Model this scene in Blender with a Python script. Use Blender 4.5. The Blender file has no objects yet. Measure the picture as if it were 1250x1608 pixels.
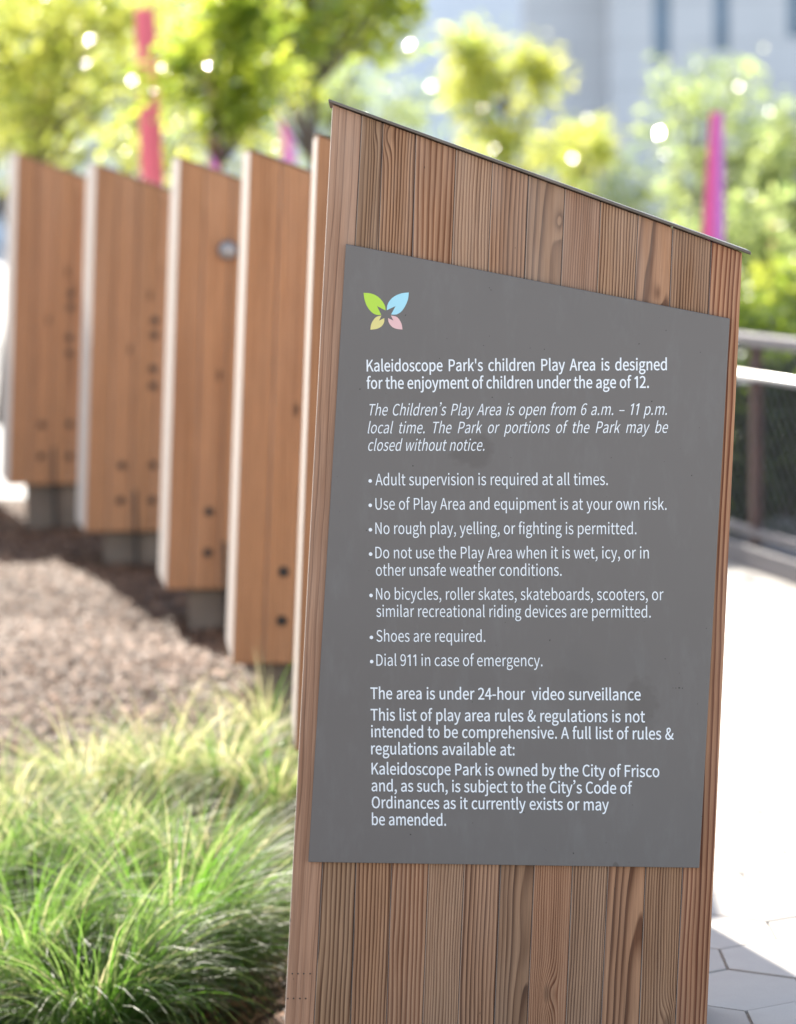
import bpy, math, random
import numpy as np
from mathutils import Vector, Matrix
from mathutils.geometry import delaunay_2d_cdt

random.seed(7)
rng = np.random.default_rng(11)
R = math.radians
scene = bpy.context.scene
COL = scene.collection

# ---------------------------------------------------------------- camera
FPX, CX, CY, CAMH = 4400.0, 625.0, 804.0, 1.5
PITCH = math.atan(479 / FPX)
ROLL = R(-0.63)
cam_m = Matrix.Translation((0, 0, CAMH)) @ Matrix.Rotation(math.pi / 2 - PITCH, 4, 'X') @ Matrix.Rotation(ROLL, 4, 'Z')
cd = bpy.data.cameras.new('camera')
cam = bpy.data.objects.new('camera', cd)
COL.objects.link(cam)
cam.matrix_world = cam_m
cd.sensor_fit = 'HORIZONTAL'
cd.sensor_width = 36
cd.lens = 36 * FPX / 1250
cd.clip_start = 0.1
cd.clip_end = 3000
cd.dof.use_dof = True
cd.dof.focus_distance = 4.93
cd.dof.aperture_fstop = 3.5
scene.camera = cam
scene.render.resolution_x, scene.render.resolution_y = 796, 1024

# ---------------------------------------------------------------- sky and sun
SUN_AZ, SUN_EL = R(-16.5), R(31)          # azimuth from +Y, negative = to the left
w = bpy.data.worlds.new('World')
scene.world = w
w.use_nodes = True
wn = w.node_tree
sky = wn.nodes.new('ShaderNodeTexSky')
sky.sky_type = 'NISHITA'
sky.sun_disc = False
sky.sun_elevation = SUN_EL
sky.sun_rotation = SUN_AZ % (2 * math.pi)
sky.air_density = 1.0
sky.dust_density = 1.0
bg = wn.nodes['Background']
bg.inputs['Strength'].default_value = 0.13
hs = wn.nodes.new('ShaderNodeHueSaturation')
hs.inputs['Saturation'].default_value = 0.72
wn.links.new(sky.outputs[0], hs.inputs['Color'])
wn.links.new(hs.outputs[0], bg.inputs['Color'])
sd = bpy.data.lights.new('sun', 'SUN')
sd.energy = 5.0
sd.angle = R(0.53)
sd.color = (1.0, 0.93, 0.82)
sun = bpy.data.objects.new('sun', sd)
COL.objects.link(sun)
to_sun = Vector((math.sin(SUN_AZ) * math.cos(SUN_EL), math.cos(SUN_AZ) * math.cos(SUN_EL), math.sin(SUN_EL)))
sun.rotation_euler = to_sun.to_track_quat('Z', 'Y').to_euler()
scene.view_settings.view_transform = 'Standard'
scene.view_settings.look = 'None'
scene.view_settings.gamma = 1
scene.view_settings.exposure = 1.75
scene.cycles.use_denoising = True
scene.cycles.max_bounces = 8
scene.cycles.transparent_max_bounces = 8
scene.cycles.sample_clamp_indirect = 8

# ---------------------------------------------------------------- where a point of the photograph lies in the place
_rot = cam_m.to_3x3()
def ray(px, py):
    return (_rot @ Vector(((px - CX) / FPX, -(py - CY) / FPX, -1))).normalized()
def at_depth(px, py, y):
    r = ray(px, py)
    return Vector((0, 0, CAMH)) + r * (y / r.y)
def at_height(px, py, z=0.0):
    r = ray(px, py)
    return Vector((0, 0, CAMH)) + r * ((z - CAMH) / r.z)

# ---------------------------------------------------------------- object helpers
def tag(o, label=None, cat=None, group=None, kind=None):
    if label: o['label'] = label
    if cat: o['category'] = cat
    if group: o['group'] = group
    if kind: o['kind'] = kind
    return o
def empty(name, loc=(0, 0, 0), rz=0.0):
    o = bpy.data.objects.new(name, None)
    o.empty_display_size = 0.2
    COL.objects.link(o)
    o.location = loc
    o.rotation_euler = (0, 0, rz)
    return o
def link(name, me, mats, parent=None, smooth=False):
    o = bpy.data.objects.new(name, me)
    for m in (mats if isinstance(mats, (list, tuple)) else [mats]):
        if m.name not in [x.name for x in me.materials if x]:
            me.materials.append(m)
    COL.objects.link(o)
    if parent: o.parent = parent
    if smooth:
        me.polygons.foreach_set('use_smooth', [True] * len(me.polygons))
    return o
class MB:
    """Collects vertices and faces of one mesh."""
    def __init__(s): s.v = []; s.f = []; s.m = []; s.a = {}
    def add(s, vs, fs, mi=0, **attrs):
        b = len(s.v)
        s.v += [tuple(p) for p in vs]
        s.f += [tuple(b + i for i in f) for f in fs]
        s.m += [mi] * len(fs)
        for k, val in attrs.items():
            s.a.setdefault(k, []).extend(val if isinstance(val, list) else [val] * len(vs))
        return b
    def box(s, x0, x1, y0, y1, z0, z1, mi=0, **attrs):
        vs = [(x0, y0, z0), (x1, y0, z0), (x1, y1, z0), (x0, y1, z0), (x0, y0, z1), (x1, y0, z1), (x1, y1, z1), (x0, y1, z1)]
        s.add(vs, HEX, mi, **attrs)
    def hexa(s, eight, mi=0, **attrs): s.add(eight, HEX, mi, **attrs)
    def tube(s, pts, rad, n=8, mi=0, cap=True, **attrs):
        pts = [Vector(p) for p in pts]
        if not isinstance(rad, (list, tuple)): rad = [rad] * len(pts)
        vs, fs = [], []
        for i, p in enumerate(pts):
            t = (pts[min(i + 1, len(pts) - 1)] - pts[max(i - 1, 0)]).normalized()
            a = Vector((0, 0, 1)) if abs(t.z) < 0.9 else Vector((1, 0, 0))
            e1 = t.cross(a).normalized(); e2 = t.cross(e1)
            for k in range(n):
                q = 2 * math.pi * k / n
                vs.append(p + (e1 * math.cos(q) + e2 * math.sin(q)) * rad[i])
        for i in range(len(pts) - 1):
            for k in range(n):
                k2 = (k + 1) % n
                fs.append((i * n + k, i * n + k2, (i + 1) * n + k2, (i + 1) * n + k))
        if cap:
            fs.append(tuple(range(n - 1, -1, -1))); fs.append(tuple((len(pts) - 1) * n + k for k in range(n)))
        s.add(vs, fs, mi, **attrs)
    def build(s, name, mats, parent=None, smooth=False, bevel=0.0, seg=2):
        me = bpy.data.meshes.new(name)
        me.from_pydata(s.v, [], s.f)
        me.polygons.foreach_set('material_index', s.m)
        for k, val in s.a.items():
            n = len(val[0]) if isinstance(val[0], (tuple, list)) else 1
            if n == 1:
                at = me.attributes.new(k, 'FLOAT', 'POINT'); at.data.foreach_set('value', val)
            elif n == 3:
                at = me.attributes.new(k, 'FLOAT_VECTOR', 'POINT'); at.data.foreach_set('vector', [c for p in val for c in p])
        me.update()
        o = link(name, me, mats, parent, smooth)
        if bevel:
            bv = o.modifiers.new('bevel', 'BEVEL'); bv.width = bevel; bv.segments = seg; bv.limit_method = 'ANGLE'; bv.angle_limit = R(35)
        return o
HEX = [(0, 3, 2, 1), (4, 5, 6, 7), (0, 1, 5, 4), (1, 2, 6, 5), (2, 3, 7, 6), (3, 0, 4, 7)]
def quads_mesh(name, verts, nper, attrs=None):
    """verts (N, nper, 3) array -> one mesh of N separate polygons."""
    n = len(verts)
    me = bpy.data.meshes.new(name)
    me.vertices.add(n * nper); me.vertices.foreach_set('co', np.asarray(verts, dtype=np.float32).ravel())
    me.loops.add(n * nper); me.loops.foreach_set('vertex_index', np.arange(n * nper, dtype=np.int32))
    me.polygons.add(n); me.polygons.foreach_set('loop_start', np.arange(0, n * nper, nper, dtype=np.int32))
    me.update(calc_edges=True)
    for k, val in (attrs or {}).items():
        val = np.repeat(np.asarray(val, dtype=np.float32), nper, axis=0)
        if val.ndim == 1:
            at = me.attributes.new(k, 'FLOAT', 'POINT'); at.data.foreach_set('value', val)
        else:
            at = me.attributes.new(k, 'FLOAT_VECTOR', 'POINT'); at.data.foreach_set('vector', val.ravel())
    return me

# ---------------------------------------------------------------- material helpers
class NT:
    def __init__(s, name):
        s.mat = bpy.data.materials.new(name); s.mat.use_nodes = True
        s.t = s.mat.node_tree; s.t.nodes.clear()
        s.out = s.n('ShaderNodeOutputMaterial')
    def n(s, kind, **kw):
        x = s.t.nodes.new(kind)
        for k, val in kw.items(): setattr(x, k, val)
        return x
    def put(s, sock, val):
        if hasattr(val, 'is_output') or isinstance(val, bpy.types.NodeSocket): s.t.links.new(val, sock)
        else: sock.default_value = val
    def m(s, op, a, b=0.0, c=None, clamp=False):
        x = s.n('ShaderNodeMath', operation=op, use_clamp=clamp)
        s.put(x.inputs[0], a); s.put(x.inputs[1], b)
        if c is not None: s.put(x.inputs[2], c)
        return x.outputs[0]
    def vm(s, op, a, b=(0, 0, 0)):
        x = s.n('ShaderNodeVectorMath', operation=op)
        s.put(x.inputs[0], a); s.put(x.inputs[1], b)
        return x.outputs[0]
    def xyz(s, v):
        x = s.n('ShaderNodeSeparateXYZ'); s.put(x.inputs[0], v)
        return x.outputs[0], x.outputs[1], x.outputs[2]
    def attr(s, name):
        x = s.n('ShaderNodeAttribute'); x.attribute_name = name
        return x
    def noise(s, vec, scale=5.0, detail=3.0, rough=0.55):
        x = s.n('ShaderNodeTexNoise'); s.put(x.inputs['Vector'], vec)
        x.inputs['Scale'].default_value = scale; x.inputs['Detail'].default_value = detail; x.inputs['Roughness'].default_value = rough
        return x.outputs[0]
    def rng(s, v, a, b, c=0.0, d=1.0):
        x = s.n('ShaderNodeMapRange'); s.put(x.inputs[0], v)
        for i, q in enumerate((a, b, c, d)): x.inputs[i + 1].default_value = q
        return x.outputs[0]
    def mix(s, f, a, b, mode='MIX'):
        x = s.n('ShaderNodeMix', data_type='RGBA', blend_type=mode)
        s.put(x.inputs[0], f); s.put(x.inputs[6], a); s.put(x.inputs[7], b)
        return x.outputs[2]
    def coord(s): return s.n('ShaderNodeTexCoord').outputs['Object']
    def bump(s, h, strength=0.3, dist=0.002):
        x = s.n('ShaderNodeBump'); s.put(x.inputs['Height'], h)
        x.inputs['Strength'].default_value = strength; x.inputs['Distance'].default_value = dist
        return x.outputs[0]
    def bsdf(s, color, rough=0.6, metal=0.0, normal=None, spec=0.5):
        x = s.n('ShaderNodeBsdfPrincipled')
        s.put(x.inputs['Base Color'], color); s.put(x.inputs['Roughness'], rough); s.put(x.inputs['Metallic'], metal)
        x.inputs['Specular IOR Level'].default_value = spec
        if normal is not None: s.put(x.inputs['Normal'], normal)
        return x.outputs[0]
    def done(s, shader):
        s.t.links.new(shader, s.out.inputs[0]); return s.mat
def c4(r, g=None, b=None):
    if g is None: r, g, b = r
    return (r, g, b, 1)

def plain(name, col, rough=0.6, metal=0.0, var=0.12, scale=6.0, spec=0.5, bump=0.0):
    k = NT(name); co = k.coord()
    n = k.noise(co, scale, 4)
    a = tuple(x * (1 - var) for x in col); b = tuple(min(1, x * (1 + var)) for x in col)
    cc = k.mix(k.rng(n, 0.3, 0.7), c4(a), c4(b))
    nm = k.bump(k.noise(co, scale * 12, 3), bump) if bump else None
    return k.done(k.bsdf(cc, k.rng(n, 0.3, 0.7, rough - 0.06, rough + 0.06), metal, nm, spec))

def make_wood(name, grey=0.35, edge=0.85):
    k = NT(name)
    bp = k.attr('bp').outputs['Vector']
    px, py, tilt = k.xyz(k.attr('g1').outputs['Vector'])
    freq, seed, con = k.xyz(k.attr('g2').outputs['Vector'])
    ku, kv, kr = k.xyz(k.attr('g3').outputs['Vector'])
    ce = k.attr('ce').outputs['Vector']; cl = k.attr('cl').outputs['Vector']
    u, dpt, v = k.xyz(bp)
    oi = k.n('ShaderNodeObjectInfo').outputs['Random']; seed = k.m('ADD', seed, k.m('MULTIPLY', oi, 23.0))
    cmb = k.n('ShaderNodeCombineXYZ'); k.put(cmb.inputs[0], k.m('MULTIPLY', seed, 17.3)); k.put(cmb.inputs[2], k.m('MULTIPLY', seed, 9.1))
    sb = k.vm('ADD', bp, cmb.outputs[0])
    w1 = k.noise(k.vm('MULTIPLY', sb, (9, 9, 1.3)), 1.0, 3)
    w2 = k.noise(k.vm('MULTIPLY', sb, (40, 40, 4)), 1.0, 2)
    warp = k.m('ADD', k.m('MULTIPLY', k.m('SUBTRACT', w1, 0.5), 0.022), k.m('MULTIPLY', k.m('SUBTRACT', w2, 0.5), 0.0035))
    x = k.m('ADD', k.m('SUBTRACT', u, px), warp)
    w3 = k.noise(k.vm('MULTIPLY', sb, (2, 2, 2.2)), 1.0, 2)
    y = k.m('ADD', k.m('ADD', py, dpt), k.m('ADD', k.m('MULTIPLY', tilt, v), k.m('MULTIPLY', k.m('SUBTRACT', w3, 0.5), 0.03)))
    r = k.m('SQRT', k.m('ADD', k.m('MULTIPLY', x, x), k.m('MULTIPLY', y, y)))
    du = k.m('SUBTRACT', u, ku); dv = k.m('MULTIPLY', k.m('SUBTRACT', v, kv), 0.42)
    q = k.m('DIVIDE', k.m('ADD', k.m('MULTIPLY', du, du), k.m('MULTIPLY', dv, dv)), k.m('MULTIPLY', kr, kr))
    kn = k.m('EXPONENT', k.m('MULTIPLY', q, -1.0))
    r = k.m('ADD', r, k.m('MULTIPLY', kn, k.m('MULTIPLY', kr, 0.9)))
    ph = k.m('ADD', k.m('MULTIPLY', r, freq), k.m('MULTIPLY', k.noise(k.vm('MULTIPLY', sb, (14, 14, 0.4)), 1.0, 2), 2.2))
    s = k.m('FRACT', ph)
    # each growth ring: pale early wood darkens slowly, then ends at a sharp dark line
    up = k.m('POWER', k.rng(s, 0.18, 0.86), 1.7)
    end = k.rng(s, 0.9, 1.0, 1.0, 0.0)
    late = k.m('MULTIPLY', up, end)
    ringvar = k.noise(k.vm('MULTIPLY', sb, (60, 60, 0.5)), 1.0, 1)
    late = k.m('MULTIPLY', late, k.rng(ringvar, 0.3, 0.7, 0.6, 1.35))
    base = k.mix(k.m('MULTIPLY', late, con, clamp=True), ce, cl)
    fib = k.noise(k.vm('MULTIPLY', sb, (420, 420, 7)), 1.0, 3, 0.7)
    base = k.mix(1.0, base, k.mix(k.rng(fib, 0.3, 0.7), c4(0.74, 0.735, 0.73), c4(1.18, 1.17, 1.16)), 'MULTIPLY')
    line = k.m('MULTIPLY', k.rng(s, 0.80, 0.92), k.m('MULTIPLY', end, k.rng(ringvar, 0.42, 0.62)))
    base = k.mix(k.m('MULTIPLY', line, 0.62), base, c4(0.055, 0.030, 0.019))
    st2 = k.noise(k.vm('MULTIPLY', sb, (110, 110, 2.2)), 1.0, 4, 0.7)
    base = k.mix(k.rng(st2, 0.5, 0.72, 0.0, 0.5), base, k.mix(1.0, base, c4(0.62, 0.52, 0.45), 'MULTIPLY'))
    # weathering: silvery patches and damp dark runs
    g = k.noise(k.vm('MULTIPLY', sb, (7, 7, 1.1)), 1.0, 5, 0.65)
    base = k.mix(k.m('MULTIPLY', k.rng(g, 0.42, 0.72, 0.0, grey), k.rng(v, 0.3, 1.5, 0.35, 1.3)), base, c4(0.46, 0.335, 0.255))
    d = k.noise(k.vm('MULTIPLY', sb, (16, 16, 0.7)), 1.0, 4, 0.6)
    base = k.mix(k.rng(d, 0.50, 0.74, 0.0, 0.7), base, k.mix(1.0, base, c4(0.5, 0.43, 0.38), 'MULTIPLY'))
    base = k.mix(k.m('MULTIPLY', k.rng(kn, 0.72, 0.98), k.rng(kr, 0.012, 0.02)), base, c4(0.10, 0.052, 0.03))
    pit = k.noise(k.vm('MULTIPLY', sb, (150, 150, 45)), 1.0, 2)
    base = k.mix(k.rng(pit, 0.755, 0.79), base, c4(0.05, 0.03, 0.02))
    # the edge that faces the weather is bleached silver grey
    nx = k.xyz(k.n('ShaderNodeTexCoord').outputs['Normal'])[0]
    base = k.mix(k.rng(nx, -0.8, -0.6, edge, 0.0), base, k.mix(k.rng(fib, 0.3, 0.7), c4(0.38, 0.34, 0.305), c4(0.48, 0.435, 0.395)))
    h = k.m('ADD', k.m('MULTIPLY', late, 0.7), k.m('MULTIPLY', fib, 0.5))
    return k.done(k.bsdf(base, 0.72, 0.0, k.bump(h, 0.45, 0.0015), 0.25))

def leafy(name, dark, light, trans, rough=0.35, spec=0.5, tfac=0.5):
    k = NT(name)
    a = k.attr('tint').outputs['Fac']
    cc = k.mix(a, c4(dark), c4(light))
    p = k.bsdf(cc, rough, 0.0, None, spec)
    t = k.n('ShaderNodeBsdfTranslucent')
    k.put(t.inputs[0], k.mix(a, c4(trans[0]), c4(trans[1])))
    m = k.n('ShaderNodeMixShader'); m.inputs[0].default_value = tfac
    k.t.links.new(p, m.inputs[1]); k.t.links.new(t.outputs[0], m.inputs[2])
    return k.done(m.outputs[0])

# ---------------------------------------------------------------- materials
M = {}
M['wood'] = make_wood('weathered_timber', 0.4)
M['panel'] = None
def mk_panel():
    k = NT('grey_powder_coat'); co = k.coord()
    a = k.noise(co, 2.2, 4, 0.6); b = k.noise(k.vm('MULTIPLY', co, (30, 30, 9)), 1.0, 4, 0.7)
    cc = k.mix(k.rng(a, 0.35, 0.65), c4(0.147, 0.127, 0.114), c4(0.159, 0.138, 0.124))
    cc = k.mix(k.rng(b, 0.52, 0.8, 0, 0.16), cc, c4(0.26, 0.25, 0.24))
    sm = k.noise(k.vm('MULTIPLY', co, (5.5, 1, 4)), 1.0, 2, 0.5)
    cc = k.mix(k.rng(sm, 0.60, 0.70, 0, 0.10), cc, c4(0.085, 0.08, 0.078))
    wv = k.noise(k.vm('MULTIPLY', co, (28, 1, 40)), 1.0, 3)
    px_, _, pz_ = k.xyz(co)
    for ox, oz, rx, rz, f in STAINS:      # dried smudges where hands and rain have left marks
        dx = k.m('DIVIDE', k.m('SUBTRACT', px_, ox), rx); dz = k.m('DIVIDE', k.m('SUBTRACT', pz_, oz), rz)
        dd = k.m('ADD', k.m('SQRT', k.m('ADD', k.m('MULTIPLY', dx, dx), k.m('MULTIPLY', dz, dz))), k.m('MULTIPLY', k.m('SUBTRACT', wv, 0.5), 1.3))
        cc = k.mix(k.rng(dd, 0.75, 1.05, f, 0.0), cc, c4(0.085, 0.068, 0.056))
    sp = k.noise(co, 130, 1); cc = k.mix(k.rng(sp, 0.795, 0.82), cc, c4(0.04, 0.035, 0.03))
    fine = k.noise(co, 900, 2)
    return k.done(k.bsdf(cc, k.rng(a, 0.3, 0.7, 0.42, 0.55), 0.0, k.bump(fine, 0.12, 0.0004), 0.35))
M['ink'] = plain('white_print', (0.80, 0.80, 0.80), 0.55, 0, 0.03)
M['green'] = plain('green_print', (0.46, 0.66, 0.055), 0.55, 0, 0.05)
M['blue'] = plain('pale_blue_print', (0.37, 0.66, 0.74), 0.55, 0, 0.05)
M['yellow'] = plain('yellow_print', (0.74, 0.62, 0.22), 0.55, 0, 0.05)
M['pink'] = plain('pink_print', (0.78, 0.46, 0.44), 0.55, 0, 0.05)
M['cap'] = plain('bronze_cap_metal', (0.13, 0.105, 0.085), 0.42, 0.75, 0.25, 30, bump=0.1)
M['dark_metal'] = plain('dark_steel', (0.05, 0.042, 0.038), 0.5, 0.6, 0.3, 40)
M['plinth'] = plain('grey_concrete', (0.20, 0.15, 0.11), 0.9, 0, 0.15, 8, bump=0.3)
M['steel'] = plain('pale_galvanised_steel', (0.55, 0.55, 0.56), 0.35, 0.55, 0.1, 10)
M['rail_grey'] = plain('weathered_grey_steel', (0.125, 0.117, 0.128), 0.6, 0.2, 0.15, 10)
M['rail_light'] = plain('grey_wire', (0.085, 0.08, 0.08), 0.6, 0.2, 0.1, 10)
M['rust'] = plain('brown_weathered_steel', (0.075, 0.042, 0.036), 0.8, 0.1, 0.25, 10)
M['coral'] = plain('coral_paint', (0.74, 0.14, 0.18), 0.75, 0, 0.08)
M['magenta'] = plain('magenta_paint', (0.78, 0.10, 0.30), 0.75, 0, 0.08)
M['purple'] = plain('purple_paint', (0.48, 0.15, 0.46), 0.75, 0, 0.08)
M['bark'] = plain('grey_brown_bark', (0.10, 0.078, 0.06), 0.9, 0, 0.35, 14, bump=0.5)
M['stone'] = plain('pale_limestone', (0.62, 0.58, 0.52), 0.85, 0, 0.1, 20, bump=0.4)
M['glass'] = plain('blue_window_glass', (0.17, 0.25, 0.34), 0.25, 0, 0.2, 0.5)
M['lamp'] = plain('frosted_lamp_cover', (0.36, 0.34, 0.32), 0.3, 0.2, 0.05)

def mk_mulch():
    k = NT('dark_wood_mulch'); co = k.coord()
    a = k.noise(k.vm('MULTIPLY', co, (26, 60, 30)), 1.0, 5, 0.7); b = k.noise(co, 1.6, 3)
    cc = k.mix(k.rng(a, 0.3, 0.75), c4(0.035, 0.02, 0.014), c4(0.14, 0.088, 0.06))
    cc = k.mix(k.rng(b, 0.35, 0.65), cc, k.mix(1.0, cc, c4(0.75, 0.72, 0.7), 'MULTIPLY'))
    return k.done(k.bsdf(cc, 0.9, 0, k.bump(a, 0.7, 0.008), 0.3))
M['mulch'] = mk_mulch()
def mk_chip():
    k = NT('mulch_chip_wood'); a = k.attr('tint').outputs['Fac']
    cc = k.mix(a, c4(0.035, 0.017, 0.010), c4(0.42, 0.22, 0.12))
    return k.done(k.bsdf(cc, 0.72, 0, None, 0.2))
M['chip'] = mk_chip()
def mk_paver():
    k = NT('pale_hexagon_pavers'); co = k.coord(); a = k.attr('tint').outputs['Fac']
    cc = k.mix(a, c4(0.33, 0.312, 0.288), c4(0.40, 0.38, 0.352))
    n = k.noise(co, 9, 5, 0.65); cc = k.mix(k.rng(n, 0.35, 0.75, 0, 0.35), cc, c4(0.29, 0.272, 0.255))
    g = k.noise(co, 160, 3); cc = k.mix(k.rng(g, 0.6, 0.8, 0, 0.4), cc, c4(0.30, 0.28, 0.26))
    st = k.noise(co, 2.3, 3); cc = k.mix(k.rng(st, 0.6, 0.75, 0, 0.25), cc, c4(0.30, 0.26, 0.2))
    return k.done(k.bsdf(cc, 0.85, 0, k.bump(g, 0.25, 0.002), 0.3))
M['paver'] = mk_paver()
M['joint'] = plain('sandy_joint', (0.29, 0.26, 0.225), 0.95, 0, 0.25, 30)
M['pinkpaver'] = plain('buff_border_paver', (0.44, 0.36, 0.32), 0.85, 0, 0.12, 12)
M['plaza'] = plain('pale_concrete', (0.40, 0.385, 0.365), 0.9, 0, 0.1, 1.5)
def mk_facade():
    k = NT('pale_concrete_facade'); co = k.coord()
    x, y, z = k.xyz(co)
    n = k.noise(co, 0.35, 4); cc = k.mix(k.rng(n, 0.3, 0.7), c4(0.49, 0.495, 0.505), c4(0.57, 0.57, 0.575))
    fr = k.m('FRACT', k.m('MULTIPLY', z, 1 / 1.2)); ln = k.m('LESS_THAN', fr, 0.035)
    cc = k.mix(k.m('MULTIPLY', ln, 0.45), cc, c4(0.22, 0.21, 0.2))
    return k.done(k.bsdf(cc, 0.85, 0, None, 0.3))
M['facade'] = mk_facade()
M['facade2'] = plain('pale_glass_cladding', (0.55, 0.60, 0.67), 0.35, 0.1, 0.06, 0.15)

M['leaf_yellow'] = leafy('yellow_green_leaf', (0.06, 0.11, 0.02), (0.20, 0.21, 0.04), ((0.42, 0.54, 0.06), (0.92, 0.86, 0.22)), 0.2, 1.0, 0.62)
M['leaf_green'] = leafy('green_leaf', (0.035, 0.075, 0.014), (0.11, 0.16, 0.02), ((0.26, 0.42, 0.05), (0.80, 0.82, 0.10)), 0.18, 1.0, 0.55)
M['leaf_pale'] = leafy('pale_green_leaf', (0.07, 0.10, 0.035), (0.16, 0.19, 0.06), ((0.26, 0.38, 0.12), (0.66, 0.72, 0.26)), 0.2, 1.0, 0.55)
M['leaf_dark'] = leafy('dark_shrub_leaf', (0.018, 0.035, 0.012), (0.06, 0.09, 0.025), ((0.04, 0.08, 0.012), (0.20, 0.27, 0.03)), 0.3)
M['blade'] = leafy('grass_blade', (0.05, 0.10, 0.018), (0.31, 0.27, 0.17), ((0.13, 0.33, 0.02), (0.84, 0.76, 0.42)), 0.48, 0.45, 0.5)

# ---------------------------------------------------------------- ground
def sstep(t):
    t = max(0.0, min(1.0, t)); return t * t * (3 - 2 * t)
BX0, BX1, BY0, BY1 = -7.0, 0.12, 1.0, 14.4
def bed_z(x, y):
    e = sstep((x - BX0) / 1.2) * sstep((BX1 - 0.05 - x) / 0.55) * sstep((y - BY0) / 1.0)
    z = -0.38 * sstep((8.6 - y) / 2.7) * e
    return z + 0.022 * e * (math.sin(x * 3.1 + y * 1.7) * math.sin(y * 2.3 - x) ) + 0.02
g = MB()
for x0, x1, y0, y1 in ((-900, BX0, -900, 1500), (BX1, 900, -900, 1500), (BX0, BX1, -900, BY0), (BX0, BX1, BY1, 1500)):
    g.add([(x0, y0, -0.012), (x1, y0, -0.012), (x1, y1, -0.012), (x0, y1, -0.012)], [(0, 1, 2, 3)])
tag(g.build('ground', M['plaza']), kind='structure')
nx, ny = 90, 160
b = MB(); vs = []; fs = []
for j in range(ny + 1):
    for i in range(nx + 1):
        x = BX0 + (BX1 - BX0) * i / nx; y = BY0 + (BY1 - BY0) * j / ny
        vs.append((x, y, bed_z(x, y)))
for j in range(ny):
    for i in range(nx):
        a = j * (nx + 1) + i; fs.append((a, a + 1, a + nx + 2, a + nx + 1))
b.add(vs, fs)
tag(b.build('planting_bed', M['mulch'], smooth=True), kind='structure')
# loose mulch chips
def chips(n):
    x = rng.uniform(-2.9, -0.04, n); y = rng.uniform(5.0, 14.2, n)
    z = np.array([bed_z(a, c) for a, c in zip(x, y)]) + rng.uniform(0.0, 0.02, n)
    L = rng.gamma(2.2, 0.0042, n); Wd = rng.uniform(0.0014, 0.004, n)
    az = rng.uniform(0, math.pi, n); ti = rng.normal(0, 0.18, n); ro = rng.normal(0, 0.22, n)
    d = np.stack([np.cos(az) * np.cos(ti), np.sin(az) * np.cos(ti), np.sin(ti)], 1)
    s = np.stack([-np.sin(az) * np.cos(ro), np.cos(az) * np.cos(ro), np.sin(ro)], 1)
    c = np.stack([x, y, z], 1); n_ = np.cross(d, s) * 0.0025
    q = []
    for sg in (1, -1):
        q.append(np.stack([c - d * L[:, None] - s * Wd[:, None] + sg * n_, c + d * L[:, None] - s * Wd[:, None] + sg * n_,
                           c + d * L[:, None] * 0.9 + s * Wd[:, None] + sg * n_, c - d * L[:, None] * 0.9 + s * Wd[:, None] + sg * n_], 1))
    t = rng.beta(1.1, 2.2, n)
    return quads_mesh('mulch_chips', np.concatenate(q), 4, {'tint': np.concatenate([t, t])})
tag(link('mulch_chips', chips(140000), M['chip']), kind='stuff')

# hexagonal pavers to the right
pv = MB(); HW = 0.25; RS = HW * 0.866; a_ = HW / math.sqrt(3)
for j in range(-4, 62):
    for i in range(0, 36):
        x = BX1 + 0.02 + HW / 2 + i * HW + (HW / 2 if j % 2 else 0); y = 2.0 + j * RS
        rr = a_ - 0.0036; dz = random.uniform(-0.0012, 0.0012); t = random.random()
        top = [(x + rr * math.cos(R(90 + 60 * q)), y + rr * math.sin(R(90 + 60 * q)), dz) for q in range(6)]
        lo = [(x + (rr + .001) * math.cos(R(90 + 60 * q)), y + (rr + .001) * math.sin(R(90 + 60 * q)), -0.011) for q in range(6)]
        pv.add(top + lo, [tuple(range(6))] + [(q, q + 6, (q + 1) % 6 + 6, (q + 1) % 6) for q in range(6)], tint=t)
tag(pv.build('pavement', M['paver']), kind='structure')
jb = MB(); jb.add([(BX1, 1, -0.006), (9.3, 1, -0.006), (9.3, 15.1, -0.006), (BX1, 15.1, -0.006)], [(0, 1, 2, 3)])
tag(jb.build('paving_joint_sand', M['joint']), kind='structure')
bb = MB()
for i in range(60):
    x = BX1 + 0.01 + i * 0.15
    bb.box(x, x + 0.146, 9.55, 9.80, -0.004, 0.006)
tag(bb.build('pavement_border_strip', M['pinkpaver'], bevel=0.003), kind='structure')

# ---------------------------------------------------------------- timber boards
def board_attrs(style, w, rnd, warm=0.0):
    """growth-ring centre, spacing and colours of one board; style: q = straight grain, f = flame grain"""
    seed = rnd.random() * 7
    if style == 'f':
        g1 = (rnd.choice((-1, 1)) * rnd.uniform(0.4, 0.7) * w, rnd.uniform(0.012, 0.022), rnd.uniform(0.018, 0.03) * rnd.choice((-1, 1)))
        freq = rnd.uniform(95, 130)
    elif style == 'm':
        g1 = (rnd.choice((-1, 1)) * rnd.uniform(0.7, 1.1) * w, rnd.uniform(0.02, 0.05), rnd.uniform(-0.012, 0.012))
        freq = rnd.uniform(90, 125)
    else:
        g1 = (rnd.choice((-1, 1)) * rnd.uniform(2.5, 5) * w, rnd.uniform(0.0, 0.08), rnd.uniform(-0.01, 0.01))
        freq = rnd.uniform(150, 250) if style == 'd' else rnd.uniform(95, 150)
    return g1, freq, seed
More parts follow.
